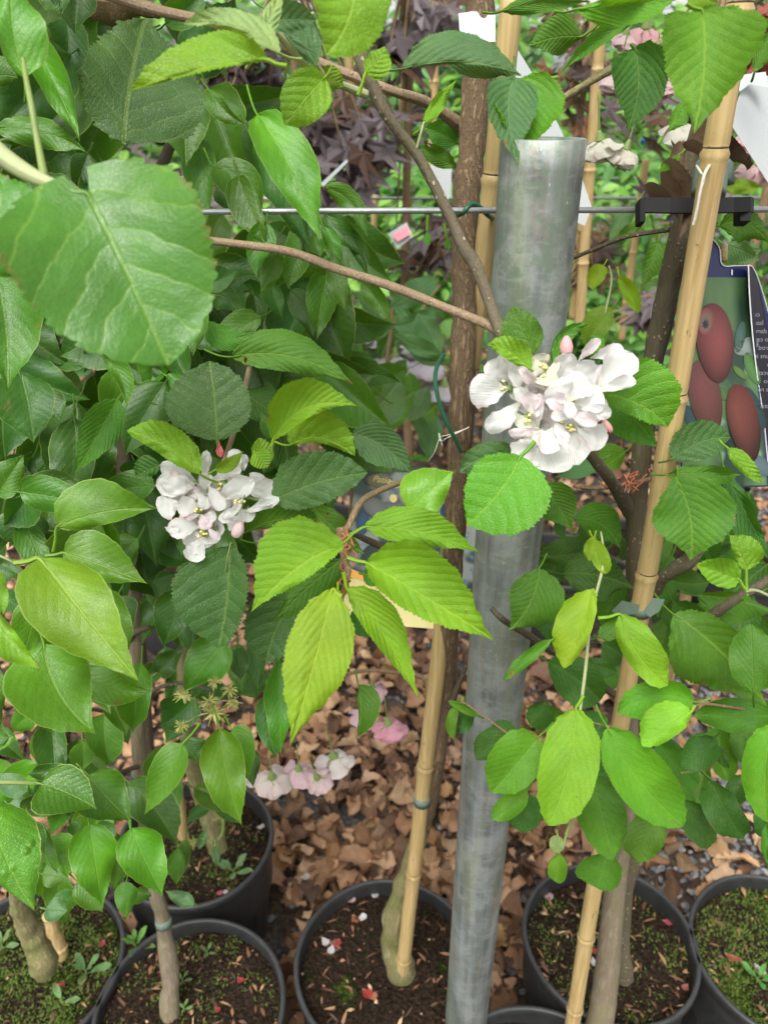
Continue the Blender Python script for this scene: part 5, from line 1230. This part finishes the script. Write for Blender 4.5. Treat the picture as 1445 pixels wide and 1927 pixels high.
poly('printed_blossom', ell(740, 938, 7, 8, 0), MAT['gold_text'], T, .006, crop='PH', zf=gz)
text('Patio', 'PH', 700, 906, .992, 17, MAT['gold_text'], T, ang=-.12, sh=.3); text('Plant', 'PH', 726, 916, .992, 18, MAT['gold_text'], T, ang=-.12, sh=.3)
poly('orange_band', [(655, 1068), (905, 1170), (905, 1183), (655, 1083)], MAT['orange_print'], T, .002, crop='PH', zf=gz)
poly('cream_panel', [(655, 1083), (905, 1183), (905, 1190), (640, 1170)], MAT['cream_print'], T, .001, crop='PH', zf=gz)
poly('orange_band', [(828, 940), (838, 938), (880, 975), (880, 992), (862, 980)], MAT['orange_print'], T, .004, crop='PH', zf=gz)
# ------------------------------------------------------------- white card tags
def card(pts, z, label, crop='PH', zf=None, hole=None, mat='white_card'):
    T = thing('paper_tag', P(pts[0][0], pts[0][1], z), label, 'tag', None)
    poly('card', pts, MAT[mat], T, 0, crop=crop, zf=zf or (lambda x, y: z), thick=.0006)
    return T
T = card([(862, 25), (884, 22), (930, 24), (931, 78), (866, 77)], .655, 'small white paper tag wrapped round the brown trunk at the top')
poly('card_fold', [(884, 21), (932, 23), (932, 79), (874, 79)], MAT['white_card'], T, .004, crop='PH', zf=lambda x, y: .655)
card([(975, 95), (1015, 160), (1063, 262), (1000, 300), (960, 255), (965, 140)], .74, 'large white tag hanging behind the top of the steel post', zf=lambda x, y: .74 + (x - 975) * .0002)
card([(1090, 320), (1113, 390), (1100, 425), (1070, 412), (1080, 330)], .76, 'narrow white tag peeking out right of the steel post')
T = card([(1415, 135), (1470, 150), (1500, 360), (1445, 345), (1373, 232), (1390, 180)], .60, 'big curled white tag at the right edge beside the cane', zf=lambda x, y: .60 + .00035 * (x - 1400))
poly('card_fold', [(1385, 165), (1400, 140), (1440, 135), (1445, 165), (1410, 158), (1392, 172)], MAT['white_card'], T, .006, crop='PH', zf=lambda x, y: .60)
card([(730, 440), (765, 418), (777, 445), (748, 468)], 1.8, 'pink and white tag blurred in the background below the wire')
T = COL.objects[-1]
poly('printed_patch', [(738, 442), (766, 425), (772, 440), (748, 455)], MAT['red_print'], T.parent, .01, crop='PH', zf=lambda x, y: 1.8)
card([(812, 305), (850, 316), (848, 370), (838, 380), (808, 320)], 1.5, 'cream tag behind the sloping branch near the brown trunk')
card([(604, 345), (652, 300), (655, 304), (608, 352)], 1.6, 'thin white tag edge slanting above the wire at centre left')
# ------------------------------------------------------------- ties and clips
def wire(name, pts, r, mat, label, cat='tie', sides=10, group=None):
    mb = MB(); tube(mb, [(P(x, y, z), r) for x, y, z in pts], sides, 8); return tag(mb.build(name, MAT[mat]), label, cat, group)
wire('plant_tie', [(868, 850, .70), (848, 810, .68), (830, 770, .67), (819, 720, .665), (822, 690, .675), (834, 668, .69)], .0019, 'green_wire', 'green plastic coated wire curving beside the brown trunk')
wire('plant_tie', [(846, 408, .70), (868, 402, .635), (888, 384, .63), (905, 392, .635), (922, 408, .65), (945, 415, .70)], .0021, 'green_wire', 'green coated wire looped over the rod left of the post')
wire('plant_tie', [(903, 425, .70), (897, 450, .70), (893, 520, .70), (890, 570, .71)], .0018, 'green_wire', 'green coated wire hanging between trunk and cane')
wire('string', [(880, 806, .70), (845, 818, .695), (828, 824, .71), (818, 850, .72), (806, 868, .74)], .0005, 'string', 'thin silvery string knotted on the brown trunk', 'string')
wire('string', [(882, 804, .70), (845, 822, .695), (829, 830, .71), (826, 815, .71), (832, 838, .71)], .0005, 'string', 'loose ends of the thin knot on the brown trunk', 'string')
wire('string', [(1358, 302, .60), (1340, 306, .555), (1326, 325, .535), (1318, 355, .535), (1312, 385, .537), (1306, 415, .54)], .0011, 'string', 'white twisted twine dangling over the right cane', 'string')
wire('string', [(1310, 312, .56), (1318, 325, .54), (1324, 334, .535), (1316, 362, .534), (1311, 392, .536), (1303, 425, .54)], .0009, 'string', 'second strand of the white twine on the right cane', 'string')
mb = MB()
def bar(mb, q, hgt, th):
    V = []; F = []
    for x, y, z in q: p = P(x, y, z); u = UP * hgt / 2; d = FW * th; V += [p - u, p + u, p + u + d, p - u + d]
    for i in range(len(q) - 1):
        for k in range(4): F.append((i * 4 + k, (i + 1) * 4 + k, (i + 1) * 4 + (k + 1) % 4, i * 4 + (k + 1) % 4))
    F += [(0, 1, 2, 3), tuple(range(4 * len(q) - 4, 4 * len(q)))[::-1]]; mb.add(V, F)
bar(mb, [(1205, 390, .625), (1212, 385, .60), (1260, 386, .592), (1320, 386, .59), (1380, 385, .59), (1412, 384, .60), (1418, 386, .63)], .0115, .0025)
bar(mb, [(1205, 390, .62), (1206, 390, .66)], .014, .002); bar(mb, [(1204, 395, .60), (1214, 395, .60)], .018, .012); bar(mb, [(1392, 395, .60), (1412, 395, .60)], .017, .012)
tag(mb.build('trellis_clip', MAT['clip_plastic'], smooth=False), 'flat black plastic strap clipping the right tree to the rod', 'clip')
mb = MB(); cc = lambda t: P(1358 - 0 * t, 320, .56)
tube(mb, [(P(1340, 308, .60), .0128), (P(1336, 335, .60), .0132), (P(1331, 368, .60), .0128)], 20, 3, bump=.06); tube(mb, [(P(1362, 306, .605), .008), (P(1360, 345, .605), .009)], 4, 1)
tag(mb.build('tape', MAT['grey_tape']), 'grey green tape wound round the cane and stem above the clip', 'tape')
for sg, ya, yb, r0, lb in ((MIDC, 1498, 1511, .0112, 'grey green tape band round the middle cane'), (RIGC, 1138, 1154, .0105, 'grey green tape band round the right cane with loose ends')):
    ta, tb = tn(sg, [ya, yb]); pa, pb = sg[0][0].lerp(sg[1][0], ta), sg[0][0].lerp(sg[1][0], tb); mb = MB(); tube(mb, [(pa, r0), (pb, r0)], 20, 1); o = tag(mb.build('tape', MAT['grey_tape']), lb, 'tape')
    if ya < 1200:
        for q in (((1150, 1150, .68), (1170, 1130, .67), (1203, 1138, .655), (1200, 1154, .655), (1165, 1160, .68)), ((1210, 1150, .655), (1228, 1125, .66), (1250, 1128, .67), (1240, 1150, .67), (1222, 1162, .66))):
            prop('tape_end', [P(*p) for p in q], [(0, 1, 2, 3, 4)], MAT['grey_tape'], o)
# shrivelled dead leaves by the clip
for i, (x, y, L_, an, lb) in enumerate([(1300, 300, 70, .5, 'shrivelled dead leaf above the black clip'), (1262, 355, 60, 1.0, 'dry torn leaf stuck behind the left of the clip'), (1275, 395, 90, .3, 'brown dead leaf draped below the black clip'), (1320, 290, 60, 2.1, 'dark crumpled leaf beside the right cane'), (1268, 430, 60, 1.4, 'small dead leaf scrap under the clip'), (1378, 315, 55, .2, 'blackened leaf scrap at the tape')]):
    r = random.Random(i + 3); B1 = P(x - cos(an) * L_ / 2, y - sin(an) * L_ / 2, .66); T1 = P(x + cos(an) * L_ / 2, y + sin(an) * L_ / 2, .64); w_ = L_ * .32 * .66 / FPX
    V, F, U, U2 = blade('cherry', B1, T1, (B1 + T1) / 2 - FW * .02, w_, w_, -FW, wave=.3, curl=1.2, rng=r, sa=1, sb=1)
    tag(link('dead_leaf', mesh('dead_leaf', V, F, U, True, U2), MAT['dead_leaf']), lb, 'dead leaf')
# ------------------------------------------------------------- weeds and petals in the pots
def soil_at(x, y, i):
    loc, R, H, sh = POTS[i]; p = gnd(x, y, H - .03); p.z = sh(p.x, p.y); return p
def weed(x, y, i, R, n, label, seed, col=(.10, .26, .05)):
    p = soil_at(x, y, i); r = random.Random(seed); T = thing('seedling', p, label, 'seedling', 'weed seedlings in the pots')
    for k in range(n):
        a = k * 2.4 + r.uniform(-.2, .2); el = .25 + .12 * k; L = R * r.uniform(.75, 1.1) * (1 - .04 * k); d = Vector((cos(a) * cos(el), sin(a) * cos(el), sin(el))); b = p + Vector((0, 0, .006 + .002 * k)); b2 = b + d * L * .18
        V, F, U, U2 = blade('mag', b2, b2 + d * L, b2 + d * L * .5 + Vector((0, 0, L * .12)), L * .2, L * .2, Vector((0, 0, 1)), sa=.2, sb=.2, wave=.04, nv=6, lo=True, rng=r)
        mb = MB(); mb.add(V, F, U); tube(mb, [(b, .0009), (b2, .0008)], 5, 1); o = mb.build('leaf', LM['mag'], T); o.color = tuple(col) + (1,)
    mb = MB(); tube(mb, [(p - Vector((0, 0, .004)), .001), (p + Vector((0, 0, .012)), .001)], 6, 1); mb.build('stalk', MAT['stalk_green'], T)
G_ = (.14, .28, .10)
weed(258, 1790, 3, .030, 8, 'bright star shaped seedling between the two left pots', 1); weed(165, 1838, 3, .034, 6, 'tall pale seedling in the bottom left mossy pot', 2, G_); weed(440, 1640, 4, .036, 6, 'pale green five leaved seedling by the back pot rim', 3, (.16, .30, .13))
weed(392, 1802, 2, .015, 5, 'tiny round leaved seedling on dark soil right of the grey stem', 4, G_); weed(345, 1850, 2, .014, 4, 'tiny seedling at the foot of the grey stem', 5, G_); weed(348, 1905, 2, .012, 4, 'tiny seedling in moss low in the front left pot', 6, G_)
weed(88, 1850, 3, .012, 4, 'small three leaved seedling in moss at bottom left', 7, G_); weed(1420, 1855, 5, .03, 6, 'green seedling at the right edge pot', 8, (.10, .3, .07)); weed(8, 1790, 3, .03, 5, 'seedling cut by the left edge of the photo', 9, G_)
weed(120, 1895, 3, .03, 2, 'lone narrow leaf seedling near the bottom left', 10, G_)
pm = {}
def fallen_petal(x, y, i, L, ang, col, label, part='fallen_petal'):
    p = soil_at(x, y, i) + Vector((0, 0, .004)) if i is not None else gnd(x, y, .03); r = random.Random(int(x * 3 + y)); d = Vector((cos(ang), -sin(ang), .15))
    V, F, U, U2 = blade('petal', p - d * L / 2, p + d * L / 2, p - Vector((0, 0, .003)), L * .36, L * .36, Vector((0, 0, 1)), sa=.3, sb=.3, wave=.06, lo=True, rng=r)
    o = link(part, mesh(part, V, F, U, True, U2), MAT['petal']); o.color = col + (1,); tag(o, label, 'petal', 'petals fallen in the pots')
PW, PR_, PP = (.85, .82, .82), (.5, .05, .06), (.85, .6, .6)
for q in [(705, 1668, 0, .020, 1.5, PW, 'upper white petal of a pair at the top of the middle pot'), (706, 1683, 0, .018, 1.6, PW, 'lower white petal of a pair at the top of the middle pot'), (660, 1696, 0, .018, .4, PP, 'single pinkish petal left in the middle pot'), (681, 1732, 0, .018, -.5, PW, 'white petal beside an orange scrap in the middle pot'), (612, 1774, 0, .019, .9, PW, 'white petal touching a red one at left of the middle pot'), (631, 1778, 0, .022, .1, PR_, 'dark red petal between two white ones in the middle pot'),
          (624, 1790, 0, .018, 1.7, PW, 'lower white petal under the red one'), (668, 1733, 0, .02, 1.1, (.55, .18, .06), 'orange bud scrap in the middle pot'), (690, 1872, 0, .022, .9, (.5, .05, .04), 'small red bract near the bottom of the middle pot'), (702, 1880, 0, .016, -.2, (.5, .2, .1), 'orange sliver near the bottom of the middle pot'), (1032, 1678, 1, .022, 1.4, PP, 'pink and white petal at upper left of the right pot'), (1118, 1806, 1, .018, 1.5, PW, 'white petal behind the grey trunk'), (1118, 1786, 1, .014, .2, PR_, 'red petal by the grey trunk'),
          (1257, 1731, 1, .018, .5, (.6, .1, .14), 'crimson petal on moss at right of the right pot'), (490, 1550, 4, .017, 0, PW, 'white petal near the rim of the left back pot'), (423, 1673, 4, .012, 0, PW, 'small white petal low in the left back pot'), (446, 1566, 4, .014, 1, (.55, .2, .16), 'pinkish brown petal in the left back pot'), (412, 1675, 4, .014, 0, (.6, .15, .15), 'red petal low in the left back pot'),
          (391, 1745, 2, .018, -.6, (.6, .14, .12), 'red petal at the back of the front left pot'), (116, 1858, 3, .016, 0, (.5, .05, .06), 'dark red round petal on the left moss'), (453, 1853, 2, .014, .8, PR_, 'crimson petal in the front left pot'), (192, 1783, 3, .018, .2, (.5, .08, .1), 'red petal near rim of the corner pot'), (1425, 1832, 5, .024, 1.4, PW, 'white petal beside the seedling at the right edge'), (1372, 1805, 5, .02, 1, (.4, .12, .07), 'brown red petal in the right edge pot'), (410, 1905, 2, .012, .7, PR_, 'tiny crimson petal near the bottom of the front left pot'),
          (1385, 1810, 5, .014, 1, (.6, .1, .12), 'pink sliver in the right edge pot'), (1290, 1855, 1, .016, 2.4, (.6, .2, .16), 'pale red petal by the right rim of the right pot'), (557, 1602, None, .022, .4, (.7, .72, .74), 'pale grey white petal on the litter left of the middle pot'), (574, 1650, None, .022, 0, (.8, .78, .72), 'cream petal on the litter above the middle pot')]: fallen_petal(*q)
# ------------------------------------------------------------- background plants
def bg_leafy(name, key_xy, trunk, blobs, n, Ls, cols, label, cat, seed, maple=False, group=None, canes=False):
    r = random.Random(seed); x0, y0 = key_xy; T = thing(name, Vector((x0, y0, 0)), label, cat, group); mb = MB()
    tp = [Vector((x0 + dx, y0, z)) for dx, z in trunk]; 
    tube(mb, [(p, .014 - .007 * i / len(tp)) for i, p in enumerate(tp)], 8, 4, bump=.1)
    for b in blobs:
        c = Vector(b[:3]); s = min(tp, key=lambda q: (q - c).length)
        for k in range(4):
            e = c + Vector((r.gauss(0, b[3] * .5), r.gauss(0, b[4] * .5), r.gauss(0, b[5] * .5))); tube(mb, [(s, .005), ((s + e) / 2 + Vector((0, 0, .03)), .0035), (e, .002)], 5, 3)
    mb.build('trunk', MAT['bark_twig'], T)
    groups = {}
    for k in range(n):
        b = r.choice(blobs); q = Vector((r.gauss(0, 1), r.gauss(0, 1), r.gauss(0, 1))); q = q.normalized() * r.random() ** .45
        p = Vector(b[:3]) + Vector((q.x * b[3], q.y * b[4], q.z * b[5]))
        if noise.noise(p * 6 + Vector((seed, 0, 0))) < -.12: continue
        L = Ls * r.uniform(.6, 1.15); nrm = Vector((r.gauss(0, .5), -.5 + r.gauss(0, .4), .7)).normalized(); d = Vector((r.gauss(0, 1), r.gauss(0, .6), -.5)).normalized(); d = (d - nrm * d.dot(nrm)).normalized(); s = d.cross(nrm)
        g = groups.setdefault(int(r.random() * len(cols)), ([], []))
        V, F = g; i0 = len(V)
        if maple:
            V.append(p); pts = []
            for j, (an, rr) in enumerate([(-2.5, .35), (-1.9, .62), (-1.35, .36), (-.95, .92), (-.5, .42), (0, 1.1), (.5, .42), (.95, .92), (1.35, .36), (1.9, .62), (2.5, .35)]):
                V.append(p + (d * cos(an) + s * sin(an)) * L * .6 * rr + nrm * (.035 * L * (1 if j % 2 else -1) - .10 * L * rr))
            F += [(i0, i0 + 1 + j, i0 + 2 + j) for j in range(10)]
        else:
            w_ = L * .27
            for t, ww in ((0, 0), (.25, .8), (.5, 1), (.75, .7), (1, 0)):
                c = p + d * L * t - nrm * L * .15 * t * t
                V += [c - s * w_ * ww + nrm * w_ * ww * .3, c, c + s * w_ * ww + nrm * w_ * ww * .3]
            for j in range(4): q0 = i0 + j * 3; F += [(q0, q0 + 1, q0 + 4, q0 + 3), (q0 + 1, q0 + 2, q0 + 5, q0 + 4)]
    for k, (V, F) in groups.items():
        o = prop('foliage', V, F, MAT['bg_leaf'], T, smooth=False); o.color = tuple(cols[k]) + (1,)
    return T
MP = [(.10, .075, .08), (.15, .12, .125), (.07, .045, .042), (.11, .06, .035), (.20, .165, .175)]
GR = [(.09, .25, .03), (.15, .36, .04), (.06, .17, .02), (.24, .46, .08), (.11, .29, .07)]
GD = [(.05, .15, .02), (.08, .22, .03), (.03, .09, .015)]
def X(px, D, py=400): return (px - 722.5) / FPX * zD(py, D)
def Hh(py, D): return CH - zD(py, D) * (sin(PITCH) + cos(PITCH) * (py - 963.5) / FPX)
def blob(px, py, D, rx, ry, dy=None): z = zD(py, D); return (X(px, D, py), D, Hh(py, D), rx * z / FPX, dy or rx * z / FPX, ry * z / FPX)
def tree(px, D, blobs, n, L, cols, label, seed, maple=False, name='maple_tree', cat='tree', group=None, top=None):
    x0 = X(px, D); t = top or 1.7
    return bg_leafy(name, (x0, D), [(0, .0), (.01, .5), (-.01, 1.0), (0, t)], [blob(*b) for b in blobs], n, L, cols, label, cat, seed, maple, group)
tree(570, 1.9, [(470, 260, 1.85, 90, 130), (560, 200, 1.9, 120, 110), (640, 300, 1.9, 110, 90), (700, 190, 2.0, 120, 110), (440, 120, 1.9, 90, 90)], 200, .12, MP, 'purple leaved maple behind the pear leaves, left of centre', 1, True, top=1.75)
tree(770, 2.1, [(740, 110, 2.1, 100, 120), (800, 60, 2.1, 120, 90), (760, 250, 2.05, 100, 90), (830, 380, 2.1, 60, 110), (800, 470, 2.1, 45, 60)], 120, .12, MP, 'purple leaved maple behind the brown trunk with ruddy lower leaves', 2, True, top=1.8)
tree(1290, 2.0, [(1230, 200, 2.0, 130, 70), (1330, 120, 2.1, 130, 90), (1270, 360, 2.0, 110, 40), (1420, 60, 2.0, 90, 90), (1200, 590, 1.9, 60, 40)], 110, .12, MP, 'purple leaved maple behind the right cane and pink flowers', 3, True, top=1.75)
tree(1075, 2.3, [(1070, 150, 2.3, 80, 90), (1120, 480, 2.3, 40, 50), (1060, 40, 2.3, 90, 60)], 120, .10, [(.16, .10, .04), (.2, .09, .04), (.08, .05, .04)], 'reddish young maple directly behind the steel post top', 4, True, top=1.7)
tree(1440, 1.5, [(1435, 80, 1.5, 40, 80)], 26, .10, [(.42, .12, .08), (.33, .09, .06)], 'red leaved maple sprig at the top right edge', 5, True, top=1.6)
for i, (px, D, bl, n, L, cs, lb) in enumerate([
    (880, 3.0, [(820, 500, 3.0, 130, 140), (900, 380, 3.1, 120, 120), (760, 420, 3.2, 120, 120), (700, 560, 3.0, 120, 90)], 1500, .075, GR, 'bright green shrub seen below the wire in the middle'),
    (1150, 3.1, [(1130, 420, 3.1, 110, 150), (1200, 520, 3.2, 120, 120), (1090, 600, 3.0, 80, 90), (1180, 640, 3.0, 110, 60)], 1500, .07, GR, 'bright green shrub between the post and the right trunk'),
    (1420, 3.3, [(1400, 400, 3.3, 130, 150), (1450, 560, 3.3, 120, 120), (1330, 300, 3.4, 110, 110)], 1000, .08, GR, 'bright green shrub behind the fruit label'),
    (560, 3.4, [(540, 380, 3.4, 150, 160), (620, 460, 3.3, 120, 140), (450, 500, 3.4, 120, 140), (680, 330, 3.6, 100, 80)], 1200, .08, GR, 'green shrub glimpsed through the left pear leaves'),
    (1180, 4.6, [(1100, 250, 4.6, 170, 110), (1250, 200, 4.8, 160, 110), (1350, 230, 4.8, 140, 110), (1180, 320, 4.6, 170, 60)], 1800, .11, GR, 'leafy lime green tree far behind the upper right flowers'),
    (800, 5.0, [(760, 180, 5.0, 190, 130), (880, 130, 5.2, 150, 120), (640, 220, 5.2, 160, 110), (950, 260, 5.0, 140, 110)], 1800, .12, GR + GD, 'leafy green tree far behind the upper middle branches'),
    (350, 5.2, [(200, 150, 5.2, 220, 130), (420, 120, 5.2, 200, 130), (320, 280, 5.2, 300, 100)], 1500, .13, GD + GR, 'green tree far behind the upper left leaves'),
    (1000, 7.5, [(1000, 60, 7.5, 260, 110), (1300, 90, 7.5, 260, 110), (700, 80, 7.5, 260, 100), (400, 60, 7.5, 220, 110), (1500, 40, 7.5, 200, 120), (100, 40, 7.5, 200, 120)], 3200, .17, GR + GD, 'farthest green trees closing the view at the top'),
    (150, 4.4, [(60, 440, 4.2, 220, 170), (230, 560, 4.0, 200, 160)], 700, .12, GD, 'dark green shrub hidden behind the left pear trees'),
    (1000, 4.2, [(960, 560, 4.2, 160, 90), (760, 640, 4.0, 160, 70), (1250, 560, 4.4, 200, 80), (1420, 660, 4.0, 140, 70), (1050, 700, 3.9, 160, 40), (560, 660, 4.0, 200, 70)], 2600, .08, GR, 'low bright green hedge behind the shrubs')]):
    tree(px, D, bl, n, L, cs, lb, 30 + i, False, 'shrub' if D < 4.5 else 'broadleaf_tree', 'shrub' if D < 4.5 else 'tree', top=Hh(bl[0][1], D))
o = MB(); lathe(o, [(0, 0), (.006, 0), (.006, .01), (0, .01)], 12, P(1209, 270, 1.9)); tag(o.build('blue_cap', MAT['blue_plastic']), 'tiny bright blue cap far behind the cream flowers', 'cap')
